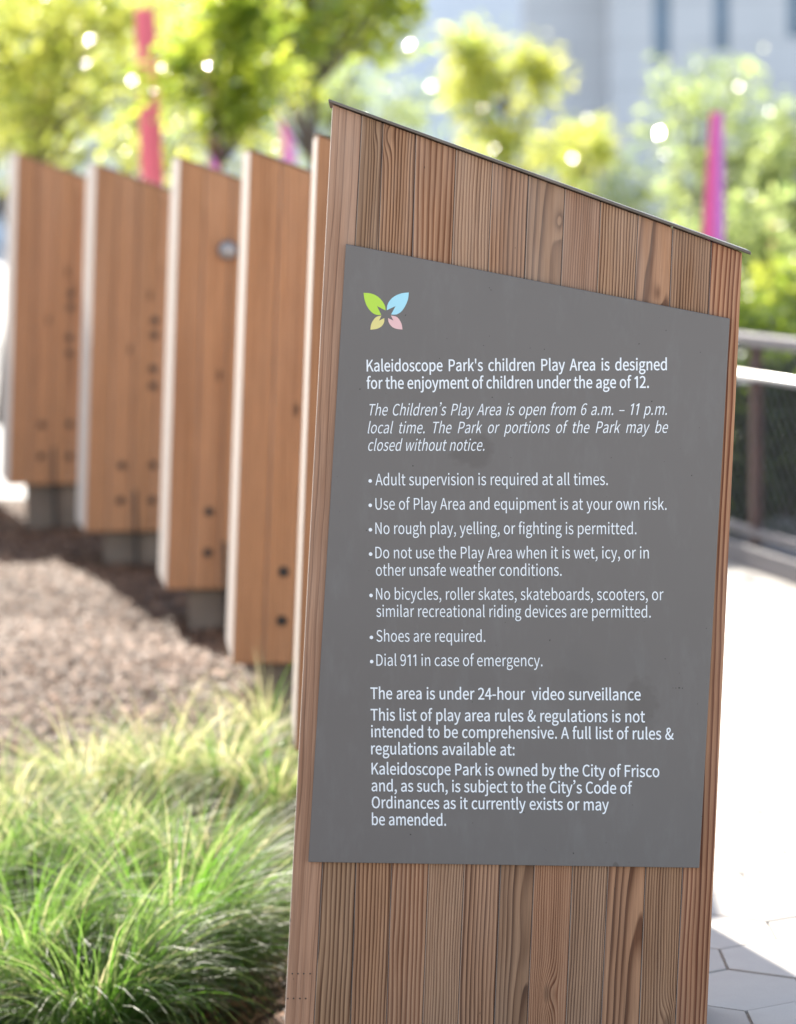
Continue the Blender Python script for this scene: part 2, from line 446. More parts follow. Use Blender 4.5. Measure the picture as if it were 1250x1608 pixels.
def add_board(mb, xl, xr, zb, zt, y0, y1, lean, style, rnd, tone, knot=None, con=None, back_l=0.0, back_r=0.0):
    """one board as a prism. xl, xr: edges at z = 0, lean: x shift per metre; zb, zt: (left, right) heights"""
    w = xr - xl; cx = (xl + xr) / 2
    P = lambda x, z, y, s=0.0: (x + lean * z + s, y, z)
    vs = [P(xl, zb[0], y0), P(xr, zb[1], y0), P(xr, zb[1], y1, back_r), P(xl, zb[0], y1, back_l),
          P(xl, zt[0], y0), P(xr, zt[1], y0), P(xr, zt[1], y1, back_r), P(xl, zt[0], y1, back_l)]
    bp = [((-w / 2 if i in (0, 3, 4, 7) else w / 2), (0 if i in (0, 1, 4, 5) else y1 - y0), v[2]) for i, v in enumerate(vs)]
    g1, freq, seed = board_attrs(style, w, rnd)
    ce, cl = tone
    mb.hexa(vs, 0, bp=bp, g1=g1, g2=(freq, seed, con if con else rnd.uniform(0.8, 1.1)), g3=knot or (9.0, 9.0, 0.011), ce=ce, cl=cl)

# ---------------------------------------------------------------- the rules sign
TH = R(-5.5)
O0 = at_depth(560, 900, 4.95); O0.z = 0
UX = Vector((math.cos(TH), math.sin(TH), 0)); NB = Vector((-math.sin(TH), math.cos(TH), 0))
def L(px, py):
    """pixel of the photograph -> (x, z) on the face of the sign"""
    r = ray(px, py); c = Vector((0, 0, CAMH))
    p = c + r * ((O0 - c).dot(NB) / r.dot(NB))
    return (p - O0).dot(UX), p.z
sign = empty('rules_sign', O0, TH)
tag(sign, 'leaning timber monolith with a slanted metal cap carrying the grey panel of play area rules', 'sign')
TOPX = [522, 568, 601, 653, 716, 773, 830, 887, 943, 1002, 1056, 1117, 1166]
BOTX = [459, 505, 558, 614, 672, 728, 785, 838, 898, 954, 1013, 1071, 1121]
STY = ['m', 'f', 'd', 'q', 'd', 'q', 'f', 'd', 'd', 'f', 'd', 'q']
WARM = ((0.40, 0.235, 0.155), (0.150, 0.060, 0.030))
TONES = [((0.420, 0.237, 0.152), (0.263, 0.116, 0.060)), ((0.326, 0.200, 0.116), (0.089, 0.047, 0.026)), ((0.389, 0.214, 0.120), (0.105, 0.045, 0.022)),
         ((0.420, 0.228, 0.132), (0.179, 0.070, 0.032)), ((0.410, 0.251, 0.156), (0.158, 0.079, 0.044)), ((0.399, 0.219, 0.128), (0.089, 0.037, 0.020)),
         ((0.273, 0.158, 0.094), (0.089, 0.047, 0.028)), ((0.378, 0.200, 0.116), (0.168, 0.060, 0.029)), ((0.389, 0.233, 0.140), (0.084, 0.039, 0.022)),
         ((0.389, 0.200, 0.110), (0.126, 0.054, 0.028)), ((0.315, 0.181, 0.104), (0.095, 0.042, 0.022)), ((0.420, 0.209, 0.116), (0.163, 0.048, 0.024))]
tl, tr = L(522, 164), L(1166, 397)
MEAN_E, MEAN_L = (0.47, 0.240, 0.120), (0.22, 0.075, 0.024)
TONES = [(tuple(0.80 * a + 0.24 * m for a, m in zip(e, MEAN_E)), tuple(0.75 * a + 0.25 * m for a, m in zip(l, MEAN_L))) for e, l in TONES]
def top_z(x): return tl[1] + (tr[1] - tl[1]) * (x - tl[0]) / (tr[0] - tl[0])
rn = random.Random(5)
bm_ = MB(); TB = 0.25
edges = []
for a, c in zip(TOPX, BOTX):
    ytop = 164 + (397 - 164) * (a - 522) / (1166 - 522)
    p, q = L(a, ytop), L(c, 1372)
    s = (p[0] - q[0]) / (p[1] - q[1]); edges.append((q[0] - s * q[1], s))
def edge_top(e):
    z = 1.5
    for _ in range(6): z = top_z(e[0] + e[1] * z)
    return z
SPLAY = 0.0305
lean_mid = sum(e[1] for e in edges) / len(edges)
for i in range(12):
    e0, e1 = edges[i], edges[i + 1]
    z0, z1 = edge_top(e0), edge_top(e1); gap = 0.0005
    w = e1[0] - e0[0]; yo = rn.uniform(0, 0.0010)
    vs = []
    for y, s in ((yo, 0), (TB, 1)):
        sl = -SPLAY if (i == 0 and s) else 0.0
        vs += [(e0[0] + gap + sl, y, 0.0), (e1[0] - gap, y, 0.0), (e0[0] + e0[1] * z0 + gap + sl, y, z0), (e1[0] + e1[1] * z1 - gap, y, z1)]
    o8 = [vs[0], vs[1], vs[5], vs[4], vs[2], vs[3], vs[7], vs[6]]
    bp = [((-w / 2 if k in (0, 3, 4, 7) else w / 2), (0 if k in (0, 1, 4, 5) else TB), v[2]) for k, v in enumerate(o8)]
    g1, freq, seed = board_attrs(STY[i], w, rn)
    kn = (9.0, 9.0, 0.011)
    if i == 9: kq = L(1042, 452); kn = (0.012, kq[1] - 0.01, 0.010)
    if i == 2: kq = L(606, 212); kn = (-0.024, kq[1], 0.013)
    if i == 6: kq = L(872, 330); kn = (0.024, kq[1] - 0.02, 0.010)
    if i == 1: kn = (0.012, L(600, 205)[1] + 0.01, 0.014)
    if i == 10: kn = (0.02, L(1060, 1600)[1] - 0.01, 0.016)
    if i == 7: kn = (0.0, L(865, 1560)[1], 0.016)
    con = 0.33 if i == 0 else rn.uniform(1.1, 1.45)
    bm_.hexa(o8, 0, bp=bp, g1=g1, g2=(freq, seed, con), g3=kn, ce=TONES[i][0], cl=TONES[i][1])
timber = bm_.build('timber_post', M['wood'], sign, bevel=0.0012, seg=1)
# dark filler just behind the faces closes the joints between the boards
fl = MB(); e0, e1 = edges[0], edges[-1]; z0, z1 = edge_top(e0) - 0.004, edge_top(e1) - 0.004
fl.hexa([(e0[0] + .004, .005, .001), (e1[0] - .004, .005, .001), (e1[0] - .004, TB - .005, .001), (e0[0] + .004, TB - .005, .001),
         (e0[0] + e0[1] * z0 + .004, .005, z0), (e1[0] + e1[1] * z1 - .004, .005, z1), (e1[0] + e1[1] * z1 - .004, TB - .005, z1), (e0[0] + e0[1] * z0 + .004, TB - .005, z0)])
fl.build('glue_line_filler', M['dark_metal'], timber)
# cap plate
cp = MB(); ca, cb = L(518, 156), L(1178, 394)
sl = (cb[1] - ca[1]) / (cb[0] - ca[0]); th = 0.006
def cz(x): return ca[1] + sl * (x - ca[0])
xa, xb = ca[0] - 0.001, cb[0] + 0.001
zlow = lambda x: top_z(x) + 0.0015
cp.hexa([(xa, -.013, zlow(xa)), (xb, -.013, zlow(xb)), (xb, TB + .012, zlow(xb)), (xa - SPLAY, TB + .012, zlow(xa)),
         (xa, -.013, zlow(xa) + th), (xb, -.013, zlow(xb) + th), (xb, TB + .012, zlow(xb) + th), (xa - SPLAY, TB + .012, zlow(xa) + th)])
cp.build('cap', M['cap'], sign, bevel=0.0015)
# four pairs of small drilled holes low on the left board
for py, xs in ((1529, (459, 468, 477, 487)), (1568, (452, 461, 471, 480))):
    for x in xs:
        hx, hz = L(x, py)
        hm = MB(); hm.tube([(hx, -0.0006, hz), (hx, 0.004, hz)], 0.0014, 8); hm.build('nail_hole', M['dark_metal'], timber)
# rules panel
STAINS = [(*L(742, 708), 0.042, 0.030, 0.34), (*L(1008, 1098), 0.030, 0.042, 0.30), (*L(1000, 1135), 0.045, 0.02, 0.15), (*L(880, 1075), 0.07, 0.03, 0.10),
          (*L(967, 1357), 0.006, 0.008, 0.6), (*L(690, 1165), 0.05, 0.03, 0.10)]
M['panel'] = mk_panel()
pm = MB(); c0, c1, c2, c3 = L(544, 383), L(1146, 500), L(1098, 1361), L(485, 1352)
yf, yb = -0.0100, -0.0035
pm.hexa([(c3[0], yf, c3[1]), (c2[0], yf, c2[1]), (c2[0], yb, c2[1]), (c3[0], yb, c3[1]),
         (c0[0], yf, c0[1]), (c1[0], yf, c1[1]), (c1[0], yb, c1[1]), (c0[0], yb, c0[1])])
panel = pm.build('rules_panel', M['panel'], sign, bevel=0.0012)

# lettering ---------------------------------------------------------------
GLYPHS = {" ":[200,[]],"&":[609,[[114,-12,232,-12,309,-12,371,18,421,64,474,26,525,0,572,-12,579,11,586,34,593,56,557,66,515,88,471,119,523,187,560,267,585,354,560,354,535,354,509,354,489,278,457,214,417,160,355,211,294,277,251,345,324,397,398,453,398,539,398,615,351,668,269,668,179,668,119,601,119,514,119,466,135,413,162,360,94,313,32,259,32,170,32,64],[302,163,367,106,329,74,286,54,242,54,168,54,112,101,112,175,112,226,149,266,195,302,241,232],[280,439,220,398,200,439,189,479,189,515,189,568,220,610,270,610,314,610,332,575,332,537,332,479]]],"'":[249,[[93,488,98,432,115,432,132,432,149,432,155,488,160,543,165,599,165,629,166,660,166,690,138,690,109,690,81,690,81,660,82,629,82,599,88,543]]],",":[249,[[61,-154,67,-170,148,-136,198,-69,198,17,198,77,172,113,129,113,96,113,67,91,67,55,67,20,95,-2,127,-2,130,-1,134,-1,137,-1,136,-55,103,-98,47,-122,54,-138]]],"-":[311,[[41,240,41,219,118,219,194,219,270,219,270,240,270,261,270,282,194,282,118,282,41,282,41,261]]],".":[249,[[91,-12,124,-12,157,-12,183,13,183,50,183,88,157,113,124,113,91,113,65,88,65,50,65,13]]],"1":[410,[[205,0,205,0,205,0,205,545,205,545,205,545,90,478,90,478,90,478,62,545,62,545,62,545,218,656,218,656,218,656,297,656,297,656,297,656,297,0,297,0,297,0]]],"2":[497,[[39,16,39,0,177,0,314,0,452,0,452,24,452,47,452,71,391,71,331,71,270,71,237,71,197,67,163,64,317,210,421,344,421,475,421,592,346,668,229,668,146,668,89,630,36,572,52,556,67,541,83,525,120,569,166,601,219,601,301,601,340,547,340,472,340,359,245,228,39,48,39,32]]],"4":[497,[[304,60,304,0,330,0,356,0,381,0,381,60,381,121,381,181,410,181,440,181,469,181,469,203,469,224,469,246,440,246,410,246,381,246,381,383,381,519,381,656,351,656,321,656,291,656,200,515,109,375,18,234,18,217,18,199,18,181,113,181,209,181,304,181,304,121],[304,313,304,246,237,246,170,246,103,246,153,321,203,395,252,470,271,502,289,535,305,567,306,567,308,567,309,567,307,533,304,480,304,447,304,380]]],"6":[497,[[144,-12,269,-12,371,-12,458,74,458,201,458,339,387,407,276,407,225,407,167,378,127,328,131,532,205,601,296,601,336,601,375,581,400,550,416,567,431,584,447,601,410,640,361,668,293,668,166,668,50,570,50,313,50,97],[138,127,129,263,172,324,222,346,262,346,342,346,380,290,380,201,380,112,332,53,269,53,187,53]]],"9":[497,[[139,-12,210,-12,333,-12,448,90,448,356,448,565,354,668,227,668,125,668,39,583,39,455,39,319,111,249,220,249,275,249,331,280,371,328,365,125,292,56,208,56,165,56,125,75,97,106,82,89,67,72,52,55,89,17],[362,532,371,397,327,335,277,310,234,310,156,310,116,367,116,455,116,545,165,604,228,604,311,604]]],":":[249,[[91,349,124,349,157,349,183,374,183,412,183,448,157,474,124,474,91,474,65,448,65,412,65,374],[91,-12,124,-12,157,-12,183,13,183,50,183,88,157,113,124,113,91,113,65,88,65,50,65,13]]],"A":[544,[[78,219,4,0,31,0,59,0,87,0,108,67,129,134,150,200,230,200,310,200,390,200,411,134,432,67,453,0,482,0,511,0,541,0,466,219,392,437,318,656,287,656,256,656,226,656,152,437],[237,266,171,266,182,300,192,333,203,367,226,441,248,512,268,589,270,589,271,589,272,589,294,513,314,441,338,367,349,333,359,300,370,266,303,266]]],"C":[571,[[174,-12,337,-12,422,-12,487,22,539,82,524,100,508,118,493,135,451,89,404,61,341,61,216,61,137,165,137,330,137,494,220,595,344,595,400,595,443,570,478,533,493,551,508,569,523,587,485,629,422,668,343,668,176,668,52,540,52,328,52,115]]],"D":[616,[[90,219,90,0,146,0,202,0,258,0,456,0,563,123,563,330,563,540,456,656,254,656,200,656,145,656,90,656,90,437],[197,68,173,68,173,242,173,415,173,589,197,589,222,589,247,589,402,589,478,497,478,330,478,165,402,68,247,68,222,68]]],"F":[494,[[90,219,90,0,118,0,145,0,173,0,173,98,173,196,173,294,256,294,340,294,423,294,423,318,423,341,423,364,340,364,256,364,173,364,173,438,173,512,173,586,271,586,370,586,468,586,468,609,468,633,468,656,342,656,216,656,90,656,90,437]]],"K":[578,[[90,219,90,0,118,0,145,0,173,0,173,69,173,138,173,208,210,252,248,297,285,342,351,228,417,114,482,0,513,0,544,0,575,0,496,136,416,271,337,407,406,490,475,573,543,656,512,656,481,656,449,656,358,546,266,436,175,327,174,327,173,327,173,327,173,436,173,546,173,656,145,656,118,656,90,656,90,437]]],"N":[647,[[90,219,90,0,116,0,142,0,168,0,168,115,168,230,168,345,168,413,162,483,158,550,160,550,161,550,162,550,186,504,209,459,233,414,312,276,392,138,472,0,500,0,528,0,557,0,557,219,557,437,557,656,530,656,504,656,478,656,478,542,478,429,478,315,478,247,484,173,490,107,488,107,487,107,485,107,461,152,438,197,414,243,334,380,254,518,175,656,146,656,118,656,90,656,90,437]]],"O":[664,[[167,-12,332,-12,497,-12,612,120,612,330,612,541,497,668,332,668,167,668,52,541,52,330,52,120],[450,61,332,61,214,61,137,166,137,330,137,494,214,595,332,595,450,595,527,494,527,330,527,166]]],"P":[567,[[90,219,90,0,118,0,145,0,173,0,173,87,173,174,173,261,209,261,245,261,281,261,425,261,523,325,523,464,523,607,424,656,277,656,215,656,153,656,90,656,90,437],[205,328,173,328,173,415,173,502,173,589,204,589,235,589,267,589,382,589,440,559,440,464,440,370,386,328,270,328,238,328]]],"S":[533,[[179,-12,272,-12,409,-12,495,71,495,175,495,272,436,317,360,350,329,363,298,377,267,390,216,412,158,436,158,500,158,558,206,595,280,595,341,595,389,572,430,534,444,552,458,569,473,587,427,635,358,668,280,668,161,668,73,595,73,494,73,398,146,352,207,326,238,312,269,298,301,285,363,257,411,235,411,167,411,104,360,61,273,61,205,61,139,93,92,142,76,123,59,104,43,85,99,26]]],"T":[536,[[226,195,226,0,254,0,282,0,310,0,310,195,310,391,310,586,376,586,442,586,508,586,508,609,508,633,508,656,348,656,188,656,28,656,28,633,28,609,28,586,94,586,160,586,226,586,226,391]]],"U":[645,[[189,-12,323,-12,456,-12,558,60,558,270,558,399,558,527,558,656,532,656,505,656,479,656,479,527,479,398,479,268,479,111,410,61,323,61,237,61,170,111,170,268,170,398,170,527,170,656,143,656,115,656,88,656,88,527,88,399,88,270,88,60]]],"a":[504,[[113,-12,194,-12,254,-12,309,20,355,58,356,58,357,58,358,58,360,39,363,19,365,0,388,0,410,0,432,0,432,100,432,199,432,299,432,420,383,498,264,498,185,498,117,464,73,435,84,416,94,397,105,379,143,405,194,430,251,430,330,430,351,371,351,308,144,285,53,232,53,126,53,38],[264,55,217,55,169,55,132,76,132,132,132,194,187,234,351,253,351,208,351,163,351,118,303,76]]],"b":[553,[[251,-12,296,-12,407,-12,507,84,507,251,507,401,439,498,314,498,260,498,206,468,161,430,162,459,163,488,165,517,165,582,165,647,165,712,137,712,110,712,82,712,82,475,82,237,82,0,104,0,126,0,148,0,150,17,152,33,155,50,156,50,157,50,158,50,200,12],[363,57,283,57,251,57,207,70,165,107,165,193,165,278,165,363,210,406,253,430,294,430,387,430,422,358,422,250,422,130]]],"c":[456,[[145,-12,274,-12,332,-12,388,12,431,49,419,68,408,86,396,105,365,78,326,56,281,56,192,56,131,131,131,243,131,354,195,430,284,430,321,430,353,413,380,388,394,405,408,423,422,441,388,472,344,498,280,498,155,498,47,405,47,243,47,81]]],"d":[555,[[126,-12,248,-12,306,-12,358,20,396,57,396,57,397,57,398,57,401,38,403,19,405,0,428,0,450,0,473,0,473,237,473,475,473,712,445,712,418,712,390,712,390,650,390,588,390,525,392,498,393,470,395,442,352,477,315,498,258,498,147,498,47,400,47,243,47,81],[311,57,266,57,181,57,132,126,132,243,132,354,194,430,272,430,312,430,350,415,390,379,390,294,390,209,390,124,350,79]]],"e":[496,[[149,-12,279,-12,345,-12,396,10,439,38,429,56,419,74,410,92,373,68,336,54,288,54,196,54,132,120,127,224,236,224,345,224,455,224,456,236,458,252,458,270,458,409,388,498,264,498,153,498,47,401,47,243,47,82],[213,282,126,282,136,379,197,433,266,433,342,433,387,380,387,282,300,282]]],"f":[291,[[30,440,30,420,52,420,74,420,96,420,96,280,96,140,96,0,123,0,150,0,177,0,177,140,177,280,177,420,212,420,246,420,280,420,280,442,280,464,280,486,246,486,212,486,177,486,177,512,177,537,177,563,177,626,200,659,246,659,263,659,283,654,301,645,307,666,313,688,319,709,296,718,268,724,237,724,141,724,96,662,96,564,96,538,96,512,96,486,74,484,52,483,30,481,30,461]]],"g":[505,[[128,-224,246,-224,396,-224,492,-146,492,-55,492,25,435,60,323,60,291,60,259,60,227,60,162,60,142,82,142,113,142,140,156,156,174,171,195,160,222,154,245,154,345,154,423,219,423,323,423,365,407,401,384,423,417,423,450,423,483,423,483,444,483,465,483,486,427,486,371,486,314,486,297,493,273,498,245,498,148,498,64,431,64,325,64,267,95,219,127,194,127,193,127,192,127,191,101,173,73,141,73,100,73,62,92,36,117,21,117,19,117,18,117,16,72,-12,46,-52,46,-94,46,-177],[302,209,245,209,190,209,142,254,142,325,142,396,189,439,245,439,303,439,349,396,349,325,349,254],[352,-167,258,-167,169,-167,117,-134,117,-82,117,-55,132,-25,166,0,188,-5,211,-7,229,-7,257,-7,285,-7,313,-7,378,-7,412,-23,412,-69,412,-119]]],"h":[543,[[82,237,82,0,110,0,137,0,165,0,165,118,165,235,165,353,213,402,247,427,297,427,362,427,389,388,389,297,389,198,389,99,389,0,416,0,444,0,471,0,471,103,471,205,471,308,471,431,424,498,322,498,256,498,206,462,161,417,162,450,163,484,165,517,165,582,165,647,165,712,137,712,110,712,82,712,82,475]]],"i":[246,[[82,162,82,0,110,0,137,0,165,0,165,162,165,324,165,486,137,486,110,486,82,486,82,324],[91,586,124,586,156,586,178,608,178,641,178,672,156,694,124,694,91,694,70,672,70,641,70,608]]],"j":[246,[[3,-217,31,-217,128,-217,165,-155,165,-55,165,125,165,305,165,486,138,486,110,486,83,486,83,305,83,125,83,-55,83,-115,72,-151,23,-151,6,-151,-11,-147,-23,-142,-29,-163,-34,-183,-39,-204,-22,-211],[91,586,124,586,155,586,178,608,178,641,178,672,155,694,124,694,91,694,69,672,69,641,69,608]]],"k":[494,[[82,237,82,0,109,0,136,0,163,0,163,43,163,85,163,128,193,163,224,199,254,234,302,156,349,78,396,0,426,0,456,0,485,0,424,97,363,193,302,290,356,355,410,421,464,486,433,486,403,486,372,486,304,401,235,315,166,230,165,230,164,230,163,230,163,391,163,552,163,712,136,712,109,712,82,712,82,475]]],"l":[254,[[107,-12,168,-12,191,-12,204,-8,216,-4,212,16,208,37,204,58,195,56,192,56,187,56,175,56,165,66,165,91,165,298,165,505,165,712,137,712,110,712,82,712,82,507,82,302,82,97,82,28]]],"m":[829,[[82,162,82,0,110,0,137,0,165,0,165,118,165,235,165,353,209,403,250,427,286,427,348,427,377,388,377,297,377,198,377,99,377,0,404,0,431,0,458,0,458,118,458,235,458,353,504,403,543,427,581,427,643,427,671,388,671,297,671,198,671,99,671,0,698,0,726,0,753,0,753,103,753,205,753,308,753,431,705,498,606,498,546,498,496,460,445,405,425,463,386,498,311,498,252,498,202,462,159,415,159,415,158,415,158,415,155,439,152,462,149,486,127,486,105,486,82,486,82,324]]],"n":[546,[[82,162,82,0,110,0,137,0,165,0,165,118,165,235,165,353,213,402,247,427,297,427,362,427,389,388,389,297,389,198,389,99,389,0,416,0,444,0,471,0,471,103,471,205,471,308,471,431,424,498,322,498,256,498,205,462,159,415,159,415,158,415,158,415,155,439,152,462,149,486,127,486,105,486,82,486,82,324]]],"o":[542,[[152,-12,271,-12,390,-12,496,81,496,243,496,405,390,498,271,498,152,498,47,405,47,243,47,81],[355,56,271,56,187,56,131,131,131,243,131,354,187,430,271,430,355,430,413,354,413,243,413,131]]],"p":[555,[[82,25,82,-205,110,-205,137,-205,165,-205,165,-150,165,-95,165,-40,164,-12,163,16,162,45,206,8,252,-12,296,-12,407,-12,507,84,507,251,507,401,439,498,314,498,258,498,203,466,159,430,159,430,158,430,158,430,155,448,152,467,149,486,127,486,105,486,82,486,82,256],[363,57,283,57,251,57,208,70,165,107,165,193,165,278,165,363,211,406,253,430,294,430,387,430,422,358,422,250,422,130]]],"q":[555,[[390,-147,390,-205,418,-205,445,-205,473,-205,473,25,473,256,473,486,451,486,429,486,407,486,405,471,402,456,399,440,399,440,398,440,397,440,354,478,315,498,258,498,147,498,47,400,47,243,47,81,126,-12,248,-12,304,-12,355,18,395,56,393,27,392,-3,390,-32,390,-90],[311,57,266,57,181,57,132,126,132,243,132,354,194,430,272,430,312,430,350,415,390,379,390,294,390,209,390,124,350,79]]],"r":[347,[[82,162,82,0,110,0,137,0,165,0,165,104,165,208,165,312,197,395,246,425,286,425,307,425,318,422,334,417,339,441,344,464,349,488,334,496,319,498,297,498,243,498,193,459,159,397,159,397,158,397,158,397,155,427,152,456,149,486,127,486,105,486,82,486,82,324]]],"s":[419,[[141,-12,209,-12,324,-12,386,54,386,132,386,225,309,253,238,280,183,301,133,319,133,364,133,403,162,435,224,435,267,435,301,416,334,392,347,409,360,426,373,443,337,473,283,498,223,498,116,498,55,438,55,361,55,277,129,245,197,220,251,200,308,177,308,128,308,86,277,52,212,52,154,52,111,75,68,110,55,92,42,74,29,55,74,17]]],"t":[337,[[132,-12,234,-12,265,-12,297,-3,325,6,319,27,314,47,309,68,293,61,271,55,253,55,197,55,178,89,178,148,178,238,178,329,178,420,222,420,266,420,311,420,311,442,311,464,311,486,266,486,222,486,178,486,178,532,178,577,178,623,155,623,133,623,110,623,107,577,104,532,101,486,75,484,50,483,24,481,24,461,24,440,24,420,48,420,72,420,97,420,97,330,97,240,97,150,97,53]]],"u":[543,[[122,-12,225,-12,291,-12,339,23,385,76,386,76,387,76,388,76,390,51,392,25,394,0,416,0,439,0,462,0,462,162,462,324,462,486,435,486,408,486,380,486,380,371,380,256,380,141,334,84,299,59,249,59,184,59,158,98,158,188,158,287,158,387,158,486,130,486,103,486,75,486,75,383,75,281,75,178,75,54]]],"v":[466,[[129,162,187,0,219,0,251,0,283,0,340,162,397,324,455,486,428,486,401,486,374,486,343,394,313,302,282,209,268,162,251,113,237,66,236,66,234,66,233,66,218,113,203,162,188,209,158,302,127,394,97,486,68,486,40,486,12,486,70,324]]],"w":[718,[[114,162,159,0,191,0,223,0,254,0,277,87,300,174,323,260,336,307,345,353,356,402,358,402,359,402,361,402,372,353,381,308,394,262,417,175,440,87,464,0,497,0,530,0,563,0,607,162,651,324,694,486,668,486,642,486,616,486,592,392,569,299,545,205,534,158,525,115,515,70,514,70,513,70,511,70,499,115,489,158,477,205,452,299,426,392,401,486,374,486,348,486,321,486,296,392,271,299,245,205,234,158,223,115,213,70,212,70,210,70,209,70,199,115,190,158,180,205,156,299,132,392,107,486,80,486,52,486,24,486,69,324]]],"x":[446,[[67,84,13,0,42,0,71,0,99,0,121,38,143,76,165,114,182,143,197,173,214,200,215,200,217,200,218,200,237,173,255,143,271,114,295,76,319,38,343,0,373,0,402,0,432,0,379,82,325,163,272,245,321,325,371,406,420,486,391,486,363,486,335,486,315,450,295,415,275,379,260,352,246,326,232,298,230,298,229,298,227,298,211,326,194,352,180,379,158,415,136,450,115,486,85,486,55,486,26,486,75,408,124,331,174,253,120,169]]],"y":[466,[[68,-209,90,-209,187,-209,238,-136,272,-41,333,135,394,310,455,486,428,486,402,486,375,486,346,396,317,306,287,217,275,173,260,124,248,79,246,79,245,79,243,79,226,124,210,174,195,217,162,306,129,396,97,486,68,486,40,486,12,486,77,324,142,161,207,-1,203,-13,200,-25,196,-38,175,-98,141,-142,87,-142,73,-142,59,-138,49,-134,44,-156,38,-178,33,-200,48,-206]]],"–":[480,[[41,242,41,224,174,224,306,224,439,224,439,242,439,261,439,279,306,279,174,279,41,279,41,261]]],"’":[249,[[109,560,61,536,67,525,73,513,80,502,137,529,192,590,192,669,192,719,159,754,121,754,81,754,60,725,60,696,60,664,82,639,116,639,126,639,135,643,141,646,141,607]]],"•":[260,[[167,435,114,435,62,435,20,393,20,340,20,287,62,245,114,245,167,245,209,287,209,340,209,393]]]}
# style: (em height in px, horizontal scale, stroke offset in em/1000, slant)
STYLES = {'b': (27.6, 0.785, 9, 0.0), 'i': (27.6, 0.735, -2, 0.2), 'r': (27.8, 0.77, -1, 0.0), 'e': (27.8, 0.812, 8, 0.0)}
TEXT = [
 ('heading', 'b', "Kaleidoscope Park's children Play Area is designed", 577, 582.6, 1047, 580.6),
 ('heading', 'b', 'for the enjoyment of children under the age of 12.', 577, 609.8, 1019, 608.4),
 ('opening_hours', 'i', 'The Children’s Play Area is open from 6 a.m. – 11 p.m.', 578, 651.8, 1047, 650.8),
 ('opening_hours', 'i', 'local time. The Park or portions of the Park may be', 578, 679.8, 1047.5, 679.0),
 ('opening_hours', 'i', 'closed without notice.', 578, 707.1, 761, 707.0),
 ('rule', 'r', 'Adult supervision is required at all times.', 590.5, 761.2, 954.7, 760.7),
 ('rule', 'r', 'Use of Play Area and equipment is at your own risk.', 590.5, 799.2, 1046.8, 799.6),
 ('rule', 'r', 'No rough play, yelling, or fighting is permitted.', 590.5, 837.5, 999.6, 837.8),
 ('rule', 'r', 'Do not use the Play Area when it is wet, icy, or in', 590.5, 875.6, 1019, 875.9),
 ('rule+', 'r', 'other unsafe weather conditions.', 591.3, 902.8, 882.4, 903.0),
 ('rule', 'r', 'No bicycles, roller skates, skateboards, scooters, or', 591.5, 940.3, 1042, 941.2),
 ('rule+', 'r', 'similar recreational riding devices are permitted.', 592, 967.3, 1022, 968.4),
 ('rule', 'r', 'Shoes are required.', 592, 1006.2, 762.7, 1006.6),
 ('rule', 'r', 'Dial 911 in case of emergency.', 592, 1044, 852.4, 1044.8),
 ('surveillance_notice', 'e', 'The area is under 24-hour  video surveillance', 583, 1096, 1006, 1098),
 ('closing_notice', 'e', 'This list of play area rules & regulations is not', 583.3, 1129.6, 1012.7, 1132.6),
 ('closing_notice', 'e', 'intended to be comprehensive. A full list of rules &', 584, 1155.8, 1057.6, 1159.6),
 ('closing_notice', 'e', 'regulations available at:', 584, 1182.6, 808.4, 1184.4),
 ('ownership_notice', 'e', 'Kaleidoscope Park is owned by the City of Frisco', 584.6, 1214, 1035.3, 1218.4),
 ('ownership_notice', 'e', 'and, as such, is subject to the City’s Code of', 584.7, 1240.5, 992.8, 1244.6),
 ('ownership_notice', 'e', 'Ordinances as it currently exists or may', 585, 1267, 956, 1270.6),
 ('ownership_notice', 'e', 'be amended.', 585.2, 1293.5, 701.1, 1294.6),
]
class Sheet:
    """flat printed shapes on the panel, each glyph triangulated on its own"""
    def __init__(s, offset=0.0): s.off = offset; s.v = []; s.f = []
    def shape(s, loops):
        area = lambda q: sum(q[k][0] * q[(k + 1) % len(q)][1] - q[(k + 1) % len(q)][0] * q[k][1] for k in range(len(q))) / 2
        sg = 1 if area(max(loops, key=lambda q: abs(area(q)))) > 0 else -1
        pts, edges = [], []
        for q in loops:
            q = [p for k, p in enumerate(q) if math.hypot(p[0] - q[k - 1][0], p[1] - q[k - 1][1]) > 1e-5]
            n = len(q); b = len(pts)
            for k in range(n):
                a_, c, d = q[k - 1], q[k], q[(k + 1) % n]
                e1 = Vector((c[0] - a_[0], c[1] - a_[1])).normalized(); e2 = Vector((d[0] - c[0], d[1] - c[1])).normalized()
                n1 = Vector((e1.y, -e1.x)); n2 = Vector((e2.y, -e2.x)); m = n1 + n2
                m = m / max(0.6, m.dot(n1)) if m.length > 1e-4 else n1
                pts.append(Vector((c[0], c[1])) + m * (s.off * sg))
            edges += [(b + k, b + (k + 1) % n) for k in range(n)]
        o = Vector(pts[0]); ov, _, of, *_r = delaunay_2d_cdt([(p - o) * 1000 for p in pts], edges, [], 0, 1e-5)
        P = [((p - o) * 1000) for p in pts]
        def inside(x, y):
            c_ = False
            for a_, b_ in edges:
                (xa, ya), (xb, yb) = P[a_], P[b_]
                if (ya > y) != (yb > y) and x < (xb - xa) * (y - ya) / (yb - ya) + xa: c_ = not c_
            return c_
        b = len(s.v); s.v += [(p.x / 1000 + o.x, p.y / 1000 + o.y) for p in ov]
        s.f += [tuple(b + k for k in f) for f in of if inside(sum(ov[k].x for k in f) / len(f), sum(ov[k].y for k in f) / len(f))]
    def build(s, name, mat, y=-0.0103):
        me = bpy.data.meshes.new(name); me.from_pydata([(a, y, c) for a, c in s.v], [], s.f); me.update()
        if me.polygons[0].normal.y > 0: me.flip_normals()
        return link(name, me, mat, panel)
